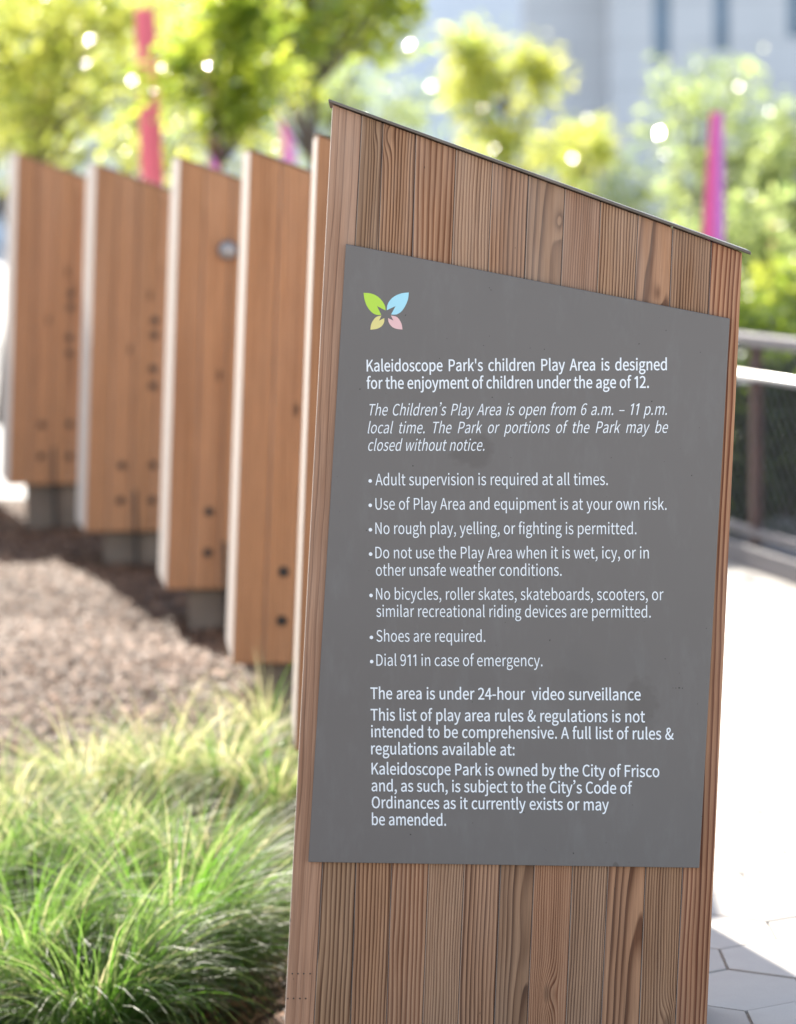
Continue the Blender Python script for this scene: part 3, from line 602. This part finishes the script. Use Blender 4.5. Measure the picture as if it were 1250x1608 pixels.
def flat_loop(enc, fx, n=5):
    P = [tuple(enc[k:k + 6]) for k in range(0, len(enc), 6)]; out = []
    for k, a in enumerate(P):
        b = P[(k + 1) % len(P)]
        p0, p1, p2, p3 = (a[2], a[3]), (a[4], a[5]), (b[0], b[1]), (b[2], b[3])
        cr = lambda q: abs((p3[0] - p0[0]) * (q[1] - p0[1]) - (p3[1] - p0[1]) * (q[0] - p0[0])) / (math.hypot(p3[0] - p0[0], p3[1] - p0[1]) + 1e-9)
        m = 1 if max(cr(p1), cr(p2)) < (1.5 if abs(p0[0]) + abs(p0[1]) > 3 else 0.01) else n
        for t in (w_ / m for w_ in range(m)):
            u = 1 - t
            out.append(fx(*(u ** 3 * p0[c] + 3 * u * u * t * p1[c] + 3 * u * t * t * p2[c] + t ** 3 * p3[c] for c in (0, 1))))
    return out
CIRC = []
for k_ in range(4):
    a0 = math.pi / 2 * k_; t_ = 0.5523
    CIRC += [math.cos(a0) + t_ * math.sin(a0), math.sin(a0) - t_ * math.cos(a0), math.cos(a0), math.sin(a0), math.cos(a0) - t_ * math.sin(a0), math.sin(a0) + t_ * math.cos(a0)]
def set_line(c, st, text, x0, y0, x1, y1):
    em, cond, off, slant = STYLES[st]
    p0, p1 = L(x0, y0), L(x1, y1)
    ppm = (x1 - x0) / (p1[0] - p0[0]); e = em / ppm / 1000
    W_ = p1[0] - p0[0]; slope = (p1[1] - p0[1]) / W_
    lsb = min(v for s_ in GLYPHS[text[0]][1] for v in s_[0::2])
    lastg = GLYPHS[text[-1]]; rsb = lastg[0] - max(v for s_ in lastg[1] for v in s_[0::2])
    nat = sum(GLYPHS[ch][0] for ch in text if ch != ' ') - lsb - rsb
    ns = text.count(' ')
    ws = (W_ / e - nat * cond) / ns
    if not 150 <= ws <= 420:
        ws2 = min(420, max(165, ws)); cond = (W_ / e - ws2 * ns) / nat; ws = ws2
    x = -lsb * cond
    for ch in text:
        if ch == ' ': x += ws; continue
        adv, sps = GLYPHS[ch]
        fx_ = lambda u, v: (p0[0] + (x + u * cond + v * slant) * e, p0[1] + (x + u * cond) * e * slope + v * e)
        parts = [flat_loop(s_, fx_) for s_ in sps]
        if ch in 'ij:': [c.shape([q]) for q in parts]
        else: c.shape(parts)
        x += adv * cond
    return round(cond, 3), round(ws)
def bullet(c, px, py):
    q = L(px, py); r_ = 2.9 / 889
    c.shape([flat_loop(CIRC, lambda u, v: (q[0] + u * r_, q[1] + v * r_), 4)])
cur = None; cur_name = None; BUL = {761.2: (582.3, 754.3), 799.2: (582.4, 792.5), 837.5: (582.6, 830.8), 875.6: (583, 869), 940.3: (583.6, 933.8), 1006.2: (584.2, 999.6), 1044: (584.6, 1037.4)}
E_ = 27.5 / 889 / 1000
for nm, st, text, x0, y0, x1, y1 in TEXT + [(None,) * 7]:
    if cur is not None and (nm is None or (nm == 'rule') or (nm != cur_name and nm != cur_name + '+')):
        cur.build(cur_name + '_lettering', M['ink']); cur = None
    if nm is None: break
    if cur is None:
        cur = Sheet(STYLES[st][2] * E_); cur_name = nm
        if nm == 'rule': bullet(cur, *BUL[y0])
    info = set_line(cur, st, text, x0, y0, x1, y1)
    print(st, info, text)

# butterfly emblem: four leaf-shaped wings, each run of points a smooth curve between sharp corners
def crun(pts, n=6):
    pts = [Vector((p[0], p[1])) for p in pts]; out = []
    for i in range(len(pts) - 1):
        a = pts[max(i - 1, 0)]; b1 = pts[i]; b2 = pts[i + 1]; d = pts[min(i + 2, len(pts) - 1)]
        for k in range(n):
            t = k / n
            out.append(0.5 * ((2 * b1) + (b2 - a) * t + (2 * a - 5 * b1 + 4 * b2 - d) * t * t + (3 * b1 - a - 3 * b2 + d) * t ** 3))
    return out
WINGS = [('green', [[(148, 137), (198, 141), (245, 160), (282, 195), (303, 232), (308, 265)], [(308, 265), (245, 232)], [(245, 232), (276, 296)], [(276, 296), (242, 296), (205, 276), (172, 232), (154, 182), (148, 137)]]),
         ('blue', [[(476, 134), (425, 140), (375, 160), (340, 190), (321, 225), (316, 263)], [(316, 263), (380, 233)], [(380, 233), (347, 294)], [(347, 294), (388, 293), (424, 270), (452, 228), (470, 182), (476, 134)]]),
         ('yellow', [[(197, 404), (202, 368), (218, 335), (242, 311), (278, 301)], [(278, 301), (260, 338)], [(260, 338), (298, 320)], [(298, 320), (296, 352), (275, 382), (240, 399), (197, 404)]]),
         ('pink', [[(430, 403), (425, 368), (410, 335), (386, 310), (346, 301)], [(346, 301), (364, 338)], [(364, 338), (326, 320)], [(326, 320), (330, 350), (353, 382), (387, 398), (430, 403)]])]
for colr, runs in WINGS:
    pts = [p for r_ in runs for p in (crun(r_) if len(r_) > 2 else [Vector(r_[0])])]
    c = Sheet(); c.shape([[L(540 + p.x / 4.63, 430 + p.y / 4.63) for p in pts]])
    tag(c.build('emblem_wing', M[colr]), {'green': 'large lime green upper wing', 'blue': 'large pale blue upper wing', 'yellow': 'small yellow lower wing', 'pink': 'small pink lower wing'}[colr])

# ---------------------------------------------------------------- the row of timber fins behind the sign
FW, FT, FLEAN, FSPL = 0.37, 0.45, 0.052, math.tan(R(7.9)) * 0.45
FB, FH = 0.17, 1.69
def make_fin():
    root = empty('timber_fin')
    rf = random.Random(21)
    mb = MB(); n = 4
    ws_ = [FW * k / n for k in range(n + 1)]
    tz = lambda x: FH - 0.368 * x
    for k in range(n):
        xl, xr = ws_[k] + .0006, ws_[k + 1] - .0006
        ztl, ztr = tz(xl), tz(xr)
        v = rf.uniform(-0.06, 0.06)
        tone = ((0.57 + v, 0.29 + v * .6, 0.145 + v * .4), (0.32 + v * .5, 0.13, 0.052))
        add_board(mb, xl - FLEAN * FB, xr - FLEAN * FB, (FB, FB), (ztl, ztr), rf.uniform(0, .0012), FT, FLEAN, rf.choice('qmfd'), rf, tone,
                  con=0.7, back_l=-FSPL if k == 0 else 0, knot=(rf.uniform(-.03, .03), rf.uniform(.5, 1.5), 0.02) if k in (1, 2) else None)
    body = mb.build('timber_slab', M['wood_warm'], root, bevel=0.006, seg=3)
    cm = MB(); th_ = 0.003; sh = FLEAN * (FH - FB)
    X0, X1 = sh - 0.001, sh + FW + 0.001
    z_ = lambda x: tz(x - sh) - FLEAN * 0 + 0.0015
    cm.hexa([(X0, -.002, z_(X0)), (X1, -.002, z_(X1)), (X1, FT + .01, z_(X1)), (X0 - FSPL, FT + .01, z_(X0)),
             (X0, -.002, z_(X0) + th_), (X1, -.002, z_(X1) + th_), (X1, FT + .01, z_(X1) + th_), (X0 - FSPL, FT + .01, z_(X0) + th_)])
    cm.build('cap', M['cap'], root, bevel=0.0015)
    pl = MB(); pl.box(0.075, FW - 0.06, 0.05, FT - 0.05, -0.42, FB - 0.004)
    pl.build('plinth', M['plinth'], root, bevel=0.006)
    kp = MB(); kp.box(0.205, 0.219, 0.012, FT - 0.06, -0.04, FB - 0.002)
    kp.box(0.205, 0.219, -0.0012, 0.004, FB, FB + 0.17)
    kp.build('knife_plate', M['dark_metal'], root, bevel=0.001)
    for bx, bz in ((.145, .30), (.145, .447), (.275, .30), (.275, .447), (.262, .775), (.262, .845), (.262, .985), (.262, 1.045)):
        bo = MB(); x = bx + FLEAN * (bz - FB)
        bo.tube([(x, 0.006, bz), (x, -0.004, bz)], [0.017, 0.016], 14)
        bo.tube([(x, -0.003, bz), (x, -0.008, bz)], [0.009, 0.008], 6)
        bo.build('bolt', M['dark_metal'], root)
    return root
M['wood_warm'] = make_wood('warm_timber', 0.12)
def copy_tree(o, parent=None):
    c = o.copy(); COL.objects.link(c)
    if parent: c.parent = parent
    for ch in list(o.children): copy_tree(ch, c)
    return c
FINS = [  # front-left corner at the bottom (px), edge height (px), turn (deg), label
 (462, 1180, 975, -4.9, 'timber fin directly behind the rules sign, only its bright left edge in view'),
 (364, 1043, 810, -2.2, 'second timber fin back from the rules sign, tall with a white sunlit left edge'),
 (260, 926, 679, 0.2, 'timber fin with the round frosted lamp fixed near its top right'),
 (133, 836, 578, 2.9, 'timber fin whose left edge is white above and shaded grey below'),
 (13, 762, 520, 4.8, 'farthest timber fin in the row, its left edge wholly in grey shade'),
 (-150, 722, 467, 9, 'unseen timber fin added past the left edge, its shadow falling across the bed')]  # extra fin out of view, added so that its shadow crosses the bed
fin0 = make_fin()
FINOBJ = []
for i, (px, py, h, rz, lab) in enumerate(FINS):
    o = fin0 if i == 0 else copy_tree(fin0)
    d = 1.52 * FPX / h
    p = at_depth(px, py, d)
    print('fin', i, [round(c, 3) for c in p], 'base z err', round(p.z - FB, 3))
    o.location = (p.x, p.y, p.z - FB); o.rotation_euler = (0, 0, R(rz))
    tag(o, lab, 'timber fin', 'row of timber fins behind the sign')
    FINOBJ.append(o)
bpy.context.view_layer.update()
# round bulkhead lamp on the third fin
q = at_depth(358, 393, FINOBJ[2].location.y - 0.0)
lr = empty('wall_lamp', q, R(0.5)); tag(lr, 'small round frosted lamp on the upper right of a timber fin', 'lamp')
lm = MB(); lm.tube([(0, 0.012, 0), (0, -0.022, 0)], [0.036, 0.034], 20); lm.build('housing', M['rail_grey'], lr, bevel=0.003)
lm = MB(); lm.tube([(0, -0.02, 0), (0, -0.032, 0), (0, -0.040, 0), (0, -0.043, 0)], [0.028, 0.026, 0.018, 0.004], 20); lm.build('lens', M['lamp'], lr, smooth=True)

# ---------------------------------------------------------------- grass
def tussock(name, x, y, n, ln, spread, dry, seed, label, az_bias=None, stiff=0.85):
    r_ = np.random.default_rng(seed)
    az = r_.uniform(0, 2 * math.pi, n)
    if az_bias is not None:
        k = r_.random(n) < 0.45; az[k] = r_.normal(az_bias, 0.55, k.sum())
    rad = spread * np.sqrt(r_.random(n)); ba = az + r_.normal(0, 0.7, n)
    bx, by = rad * np.cos(ba), rad * np.sin(ba)
    Ln = ln * r_.uniform(0.45, 1.12, n); wd = r_.uniform(0.0014, 0.0030, n)
    a0 = np.abs(r_.normal(0.16, 0.17, n)); a1 = a0 + r_.uniform(0.5, 2.2, n) / stiff
    SEG = 9
    pos = np.stack([bx, by, np.full(n, -0.01)], 1); dirh = np.stack([np.cos(az), np.sin(az), np.zeros(n)], 1)
    tw = r_.normal(0, 0.5, n)
    side0 = np.stack([-np.sin(az), np.cos(az), np.zeros(n)], 1)
    rows = []
    azd = r_.normal(0, 0.35, n)
    for s in range(SEG + 1):
        t = s / SEG
        ang = a0 + (a1 - a0) * t ** 1.5
        azs = az + azd * t
        dirh = np.stack([np.cos(azs), np.sin(azs), np.zeros(n)], 1)
        if s: pos = pos + (dirh * np.sin(ang)[:, None] + np.array([0, 0, 1.0]) * np.cos(ang)[:, None]) * (Ln / SEG)[:, None]
        nv = dirh * np.cos(ang)[:, None] - np.array([0, 0, 1.0]) * np.sin(ang)[:, None]
        sd_ = side0 * np.cos(tw)[:, None] + nv * np.sin(tw)[:, None]
        wt = wd * (1.0 - 0.93 * t ** 1.6)
        rows.append((pos - sd_ * wt[:, None], pos + sd_ * wt[:, None]))
    q = []
    for s in range(SEG):
        q.append(np.stack([rows[s][0], rows[s][1], rows[s + 1][1], rows[s + 1][0]], 1))
    tint = np.clip(r_.beta(1.2, 4.0, n) * 0.6 + (r_.random(n) < dry) * r_.uniform(0.5, 1.0, n), 0, 1)
    me = quads_mesh(name, np.concatenate(q), 4, {'tint': np.tile(tint, SEG)})
    o = link(name, me, M['blade'], smooth=True)
    o.location = (x, y, bed_z(x, y))
    tag(o, label, 'grass', 'grass tussocks in the mulch bed')
    return o
TUS = [ # px, py of the base, blades, length, spread, dry, az bias (0 = right), label
 (262, 1590, 1500, 0.58, 0.065, 0.06, -0.1, 'largest bright green grass tussock, its long blades arching right towards the sign post'),
 (40, 1612, 1300, 0.54, 0.065, 0.10, -0.3, 'dark green grass tussock in the bottom left corner of the bed'),
 (150, 1668, 1200, 0.50, 0.06, 0.08, 0.3, 'deep green tussock along the bottom edge between the corner one and the largest one'),
 (-25, 1490, 1100, 0.52, 0.06, 0.10, 0.2, 'green grass tussock cut by the left edge of the picture above the corner one'),
 (150, 1455, 1000, 0.48, 0.055, 0.25, 0.3, 'pale silvery green tussock just behind the largest grass tussock'),
 (318, 1380, 1100, 0.46, 0.05, 0.30, 0.2, 'upright yellow green tussock with orange tips nearest the foot of the fins'),
 (75, 1350, 900, 0.44, 0.055, 0.4, None, 'sunlit yellow green tussock at the middle of the left bed'),
 (205, 1335, 800, 0.42, 0.05, 0.5, None, 'straw and green tussock left of the upright orange tipped one'),
 (-40, 1370, 700, 0.40, 0.05, 0.4, None, None),
 (15, 1275, 600, 0.42, 0.05, 0.6, None, None), (140, 1262, 600, 0.40, 0.05, 0.6, None, None),
 (255, 1258, 600, 0.40, 0.05, 0.6, None, None), (345, 1262, 600, 0.42, 0.05, 0.55, None, None),
 (428, 1300, 500, 0.40, 0.04, 0.5, 0.0, 'dry straw coloured tussock tucked behind the left edge of the sign'),
 (420, 1195, 260, 0.36, 0.035, 0.8, 2.4, 'wispy tan tussock with looping blades at the foot of the second fin'),
]
for i, (px, py, n, ln, sp, dry, azb, lab) in enumerate(TUS):
    p = at_height(px, py, 0)
    for _ in range(8): p = at_height(px, py, bed_z(p.x, p.y))
    tussock('grass_tussock', p.x, p.y, n, ln, sp, dry, 100 + i, lab or 'pale sunlit grass tussock in the blurred back row bordering the open mulch', azb)
# pale stone among the grass
p = at_height(105, 1172, 0.02)
sm = MB(); vs = []; fs = []
for j in range(7):
    for i in range(10):
        th_ = math.pi * j / 6; ph_ = 2 * math.pi * i / 10; rr = 0.055 * (1 + 0.18 * math.sin(3 * ph_ + j) + 0.1 * math.cos(5 * ph_ - 2 * j))
        vs.append((rr * 1.3 * math.sin(th_) * math.cos(ph_), rr * math.sin(th_) * math.sin(ph_), rr * 0.6 * math.cos(th_)))
for j in range(6):
    for i in range(10): fs.append((j * 10 + i, j * 10 + (i + 1) % 10, (j + 1) * 10 + (i + 1) % 10, (j + 1) * 10 + i))
sm.add(vs, fs)
st = sm.build('stone', M['stone'], smooth=True); st.location = (p.x, p.y, bed_z(p.x, p.y) + 0.02)
tag(st, 'pale stone lying on the mulch behind the grass tussocks', 'stone')

# ---------------------------------------------------------------- leaves, trees and shrubs
def leaf_mesh(name, clumps, n, size, seed, flat=1.1):
    """clumps: (x, y, z, rx, ry, rz); small folded leaves spread through them, thin in places"""
    r_ = np.random.default_rng(seed)
    cl = np.array(clumps); vol = (cl[:, 3] * cl[:, 4] * cl[:, 5]) ** 0.75
    idx = r_.choice(len(cl), n, p=vol / vol.sum())
    d = r_.normal(0, 1, (n, 3)); d /= np.linalg.norm(d, axis=1)[:, None]
    # twigs: leaves gather around random sub-centres inside each clump
    ntw = max(3, n // 13); tw_c = r_.integers(0, len(cl), ntw)
    td = r_.normal(0, 1, (ntw, 3)); td /= np.linalg.norm(td, axis=1)[:, None]
    tr_ = r_.uniform(0.35, 1.08, ntw) ** 0.7
    tw = cl[tw_c, :3] + td * tr_[:, None] * cl[tw_c, 3:]
    ti = r_.choice(ntw, n, p=(lambda v_: v_ / v_.sum())(vol[tw_c] * r_.uniform(0.3, 1.6, ntw)))
    c = tw[ti] + r_.normal(0, 1, (n, 3)) * (cl[tw_c[ti], 3:] * 0.16 + size * 0.7)
    nor = r_.normal(0, 1, (n, 3)) + np.array([0, 0, flat * 2]); nor /= np.linalg.norm(nor, axis=1)[:, None]
    t1 = np.cross(nor, r_.normal(0, 1, (n, 3))); t1 /= np.linalg.norm(t1, axis=1)[:, None]
    t2 = np.cross(nor, t1)
    s = size * r_.uniform(0.6, 1.25, n)[:, None]
    f = nor * s * 0.16
    a = c - t1 * s; b_ = c + t2 * s * 0.42 + f; e = c + t1 * s; g_ = c - t2 * s * 0.42 + f
    q = np.concatenate([np.stack([a, c + t2 * 0, e, b_], 1)[:, [0, 1, 2, 3]], np.stack([a, g_, e, c + t2 * 0], 1)])
    tone = r_.uniform(0, 1, ntw)[ti] * 0.6 + r_.random(n) * 0.4
    return quads_mesh(name, q, 4, {'tint': np.concatenate([tone, tone])})
def crown_clumps(cx, cy, cz, rx, ry, rz, k, seed, lo=0.26, hi=0.42):
    r_ = random.Random(seed); out = []
    for _ in range(k):
        while True:
            a = [r_.uniform(-1, 1) for _ in range(3)]
            if sum(v * v for v in a) < 1: break
        f = r_.uniform(lo, hi)
        out.append((cx + a[0] * rx * 0.95, cy + a[1] * ry * 0.95, cz + a[2] * rz * 0.9, rx * f * r_.uniform(.7, 1.2), ry * f, rz * f * r_.uniform(.6, 1.0)))
    return out
def tree(px, d, ytop, ybot, wpx, label, mat, n, leaf, seed, group='trees beyond the fins', trunk_px=None, trunk_r=0.06, k=16, extra=None):
    """crown given by its outline in the photograph at depth d; the trunk stands on the ground"""
    top = at_depth(px, ytop, d); bot = at_depth(px, ybot, d); wd = wpx / FPX * d
    base = at_depth(trunk_px if trunk_px is not None else px, 700, d)
    root = empty('tree', (base.x, d, 0)); tag(root, label, 'tree', group)
    cz_, rz_ = (top.z + bot.z) / 2, (top.z - bot.z) / 2
    cl = crown_clumps(top.x - base.x, 0, cz_, wd / 2, wd / 2 * 0.9, rz_, k, seed)
    if extra: cl += extra
    r_ = random.Random(seed + 1)
    tm = MB(); pts = []; H_ = cz_ + rz_ * 0.5
    for s in range(8):
        t = s / 7; pts.append(((top.x - base.x) * t ** 1.6 + r_.uniform(-.03, .03), r_.uniform(-.03, .03), H_ * t - 0.02 * (s == 0)))
    tm.tube(pts, [trunk_r * (1.25 - 0.95 * s / 7) for s in range(8)], 9)
    for c in cl:
        s = max(0.25, min(0.9, (c[2] - 0.5 * rz_) / H_ if H_ else .5)); i0 = int(s * 7)
        a = Vector(pts[i0]); b_ = Vector(c[:3]); mid = (a + b_) / 2 + Vector((r_.uniform(-.1, .1), r_.uniform(-.1, .1), r_.uniform(.0, .15)))
        tm.tube([a, mid, b_], [trunk_r * 0.4, trunk_r * 0.27, trunk_r * 0.1], 6, cap=False)
    tm.build('trunk', M['bark'], root, smooth=True)
    link('crown', leaf_mesh('crown', cl, n, leaf, seed), mat, root)
    return root
tree(95, 20, -90, 330, 470, 'broad yellow green tree rising over the leftmost timber fins', M['leaf_yellow'], 3500, 0.066, 31, trunk_px=12, trunk_r=0.06, k=40)
tree(250, 30, -160, 330, 520, 'wide bright yellow tree in the far row behind the coral pole', M['leaf_yellow'], 2000, 0.085, 41, trunk_px=225, trunk_r=0.06, k=40)
tree(20, 34, -160, 330, 420, 'farthest yellow tree at the left edge behind the broad yellow green one', M['leaf_yellow'], 1500, 0.085, 42, trunk_px=-40, trunk_r=0.06, k=34)
tree(560, 31, 60, 330, 260, 'low pale tree far behind the top corner of the sign', M['leaf_pale'], 1100, 0.08, 43, trunk_px=560, trunk_r=0.05, k=20)
tree(490, 17, -190, 205, 380, 'dark green tree with a leafy trunk rising behind the top of the sign', M['leaf_green'], 2900, 0.066, 32, trunk_px=492, trunk_r=0.04, k=36)
tree(345, 15, -20, 275, 210, 'slender glinting green tree between the coral pole and the dark green tree', M['leaf_green'], 1350, 0.062, 33, trunk_px=352, trunk_r=0.022, k=20)
tree(790, 27, 45, 330, 210, 'small yellow green tree standing in front of the pale building', M['leaf_yellow'], 1800, 0.075, 34, trunk_px=800, trunk_r=0.05, k=18)
tree(915, 30, 175, 400, 150, 'low loose yellow tree right of the small yellow green one', M['leaf_yellow'], 800, 0.075, 35, trunk_px=905, trunk_r=0.035, k=11)
tree(1105, 29, 85, 480, 300, 'pale green rounded tree behind the magenta pole', M['leaf_pale'], 2500, 0.08, 36, trunk_px=1090, trunk_r=0.05, k=24)
tree(1245, 24, 160, 560, 150, 'dull green tree with a dark trunk at the right edge of the picture', M['leaf_pale'], 1300, 0.07, 37, trunk_px=1242, trunk_r=0.055, k=13)
def shrub(x, y, w_, h, label, mat, n, leaf, seed):
    root = empty('shrub', (x, y, 0)); tag(root, label, 'shrub', 'shrubs beyond the fence')
    cl = crown_clumps(0, 0, h * 0.5, w_ / 2, w_ / 2 * 0.8, h * 0.55, 12, seed, 0.3, 0.5)
    tm = MB(); r_ = random.Random(seed)
    for c in cl: tm.tube([(r_.uniform(-.05, .05), r_.uniform(-.05, .05), -0.02), (c[0] * .5, c[1] * .5, c[2] * .6), c[:3]], [0.012, 0.009, 0.004], 5, cap=False)
    tm.build('stems', M['bark'], root)
    link('foliage', leaf_mesh('foliage', cl, n, leaf, seed, 0.2), mat, root)
def fx(px, y): return (px - CX) / FPX * y
shrub(fx(1165, 14.6), 14.6, 1.0, 1.0, 'dark shrub seen through the mesh beside the sign edge', M['leaf_dark'], 13000, 0.042, 51)
shrub(fx(1225, 13.4), 13.4, 1.0, 0.95, 'dense dark shrub pressed against the mesh fence', M['leaf_dark'], 13000, 0.042, 52)
shrub(fx(1290, 12.6), 12.6, 0.9, 0.9, 'dark shrub behind the mesh at the right edge of the picture', M['leaf_dark'], 13000, 0.042, 53)
shrub(fx(1180, 17.5), 17.5, 1.4, 1.5, 'taller lit green shrub above the fence rails beside the sign', M['leaf_pale'], 3600, 0.045, 54)
shrub(fx(1262, 16.5), 16.5, 1.3, 1.35, 'green shrub above the rails at the right edge', M['leaf_green'], 3200, 0.045, 55)
shrub(fx(1080, 19), 19, 1.6, 1.3, 'yellow green shrub hidden mostly behind the right shoulder of the sign', M['leaf_yellow'], 2600, 0.045, 56)

# ---------------------------------------------------------------- coloured poles
def pole(top, bot, d, wtop, wbot, label, left, right):
    a, b_ = at_depth(*top, d), at_depth(*bot, d)
    s = (a.x - b_.x) / (a.z - b_.z); x0 = b_.x - s * b_.z
    root = empty('painted_pole', (x0, d, 0)); tag(root, label, 'pole', 'painted poles of the play area')
    H_ = a.z; wt, wb = wtop / FPX * d / 2, wbot / FPX * d / 2
    # four-sided, turned 45 degrees so that two painted faces show
    for nm, col, sg in (('painted_face', left, -1), ('painted_face', right, 1)):
        mb = MB(); X = s * H_
        lo = [(0, -wb, 0), (sg * wb, 0, 0), (0, wb, 0)]; hi = [(X, -wt, H_), (X + sg * wt, 0, H_), (X, wt, H_)]
        if sg > 0: mb.add(lo + hi, [(0, 1, 4, 3), (1, 2, 5, 4), (3, 4, 5)])
        else: mb.add(lo + hi, [(1, 0, 3, 4), (2, 1, 4, 5), (4, 3, 5)])
        mb.build(nm, M[col], root)
pole((227, 14), (240, 300), 16, 31, 44, 'tall coral red pole rising left of centre above the fins', 'coral', 'coral')
pole((318, 30), (338, 260), 17.6, 14, 22, 'thin purple pole among the leaves right of the coral pole', 'purple', 'magenta')
pole((448, 190), (460, 290), 24, 16, 30, 'purple pole peeping over the fins just left of the sign top', 'magenta', 'purple')
pole((906, 215), (908, 330), 33, 18, 28, 'short pink pole showing between two yellow trees', 'coral', 'magenta')
pole((1126, 176), (1119, 400), 15.5, 20, 66, 'magenta and purple two sided pole above the right end of the sign', 'magenta', 'purple')
pole((1214, 352), (1206, 520), 20, 20, 40, 'red pole low at the right edge beyond the fence', 'coral', 'coral')
pole((1196, 405), (1186, 560), 28, 12, 24, 'faint coral pole just left of the low red pole', 'coral', 'magenta')

# ---------------------------------------------------------------- mesh fence on the right
A = at_height(1140, 876, 0.0); B = at_height(1262, 917, 0.0)
dirf = (B - A); dirf.z = 0; dirf.normalize()
nf = Vector((-dirf.y, dirf.x, 0))
if nf.x > 0: nf = -nf          # points to the path side
fr = empty('mesh_fence', A + dirf * -1.6); tag(fr, 'wire mesh fence with a bright steel handrail and brown posts right of the sign', 'fence')
fr.rotation_euler = (0, 0, math.atan2(dirf.y, dirf.x))
FL = 4.6
sgn = 1 if (Matrix.Rotation(fr.rotation_euler.z, 3, 'Z') @ Vector((0, 1, 0))).dot(nf) > 0 else -1
m_ = MB(); m_.box(0, FL, -.05, .05, 0.0, 0.095); m_.build('kerb', M['rail_grey'], fr, bevel=0.008)
m_ = MB(); m_.box(0, FL, -.025, .025, 0.13, 0.165); m_.build('bottom_rail', M['rail_grey'], fr, bevel=0.004)
m_ = MB(); m_.box(0, FL, -.03, .03, 0.915, 0.965); m_.build('top_rail', M['rail_grey'], fr, bevel=0.005)
m_ = MB(); m_.tube([(0, sgn * 0.085, 0.805), (FL, sgn * 0.085, 0.805)], 0.017, 14); hr = m_.build('handrail', M['steel'], fr, smooth=True)
for xq in np.arange(0.80, FL, 1.15):
    m_ = MB(); m_.box(xq - .008, xq + .008, min(0, sgn * 0.085), max(0, sgn * 0.085), 0.768, 0.784); m_.build('handrail_bracket', M['steel'], hr)
for xq in np.arange(0.80, FL, 1.15):
    pm_ = MB(); pm_.box(xq - .03, xq + .03, -.02, .02, 0.095, 0.916); pm_.build('post', M['rust'], fr, bevel=0.004)
wm = MB(); st_ = 0.085; z0, z1 = 0.165, 0.915; hgt = z1 - z0
for i in range(-int(hgt / st_) - 1, int(FL / st_) + 1):
    for sg in (1, -1):
        xs0, xs1 = i * st_, i * st_ + hgt
        za, zb_ = (z0, z1)
        xa_, xb_ = max(0, xs0), min(FL, xs1)
        if xb_ - xa_ < 0.02: continue
        f0, f1 = (xa_ - xs0) / hgt, (xb_ - xs0) / hgt
        if sg < 0: f0, f1 = 1 - f0, 1 - f1
        wm.tube([(xa_, 0.004 * sg, z0 + hgt * f0), (xb_, 0.004 * sg, z0 + hgt * f1)], 0.0026, 4, cap=False)
wm.build('wire_mesh', M['rail_light'], fr)

# ---------------------------------------------------------------- buildings far behind
def bx(px, d): return (px - CX) / FPX * d
bd = empty('concrete_building', (bx(1150, 80), 80, 0)); tag(bd, 'tall pale concrete building with narrow slot windows beyond the trees', 'building')
X0 = bx(1150, 80)
mb = MB()
xs = [bx(v, 80) - X0 for v in (966, 1029, 1056, 1123, 1147, 1237, 1262, 1500)]
def zpx(py, d): return at_depth(1100, py, d).z
zw = zpx(102, 80)
# wall pieces round the slot windows
for i in range(7):
    if i in (1, 3, 5):
        zb_ = zpx({1: 102, 3: 80, 5: 60}[i], 80)
        mb.box(xs[i], xs[i + 1], 0, 12, 0, zb_)
        for lv in range(5):
            z_a = zb_ + 5.5 + lv * 6.6
            mb.box(xs[i], xs[i + 1], 0, 12, z_a, z_a + 1.1)
    else: mb.box(xs[i], xs[i + 1], 0, 12, 0, 36)
mb.build('wall', M['facade'], bd)
for i in (1, 3, 5):
    zb_ = zpx({1: 102, 3: 80, 5: 60}[i], 80)
    for lv in range(2):
        wb = MB(); za = zb_ + lv * 6.6; wb.box(xs[i] + .002, xs[i + 1] - .002, 0.35, 0.4, za, za + 5.5); wb.build('window', M['glass'], bd)
mb = MB(); mb.box(bx(826, 83) - X0, xs[0] - 0.01, 2.5, 3.6, 0, 36); mb.build('side_wing', M['facade'], bd)
b2 = MB(); b2.box(bx(-260, 130), bx(900, 130), 130, 150, 0, 40)
tag(b2.build('glass_building', M['facade2']), 'pale blue grey building glimpsed behind the dark green tree', 'building')
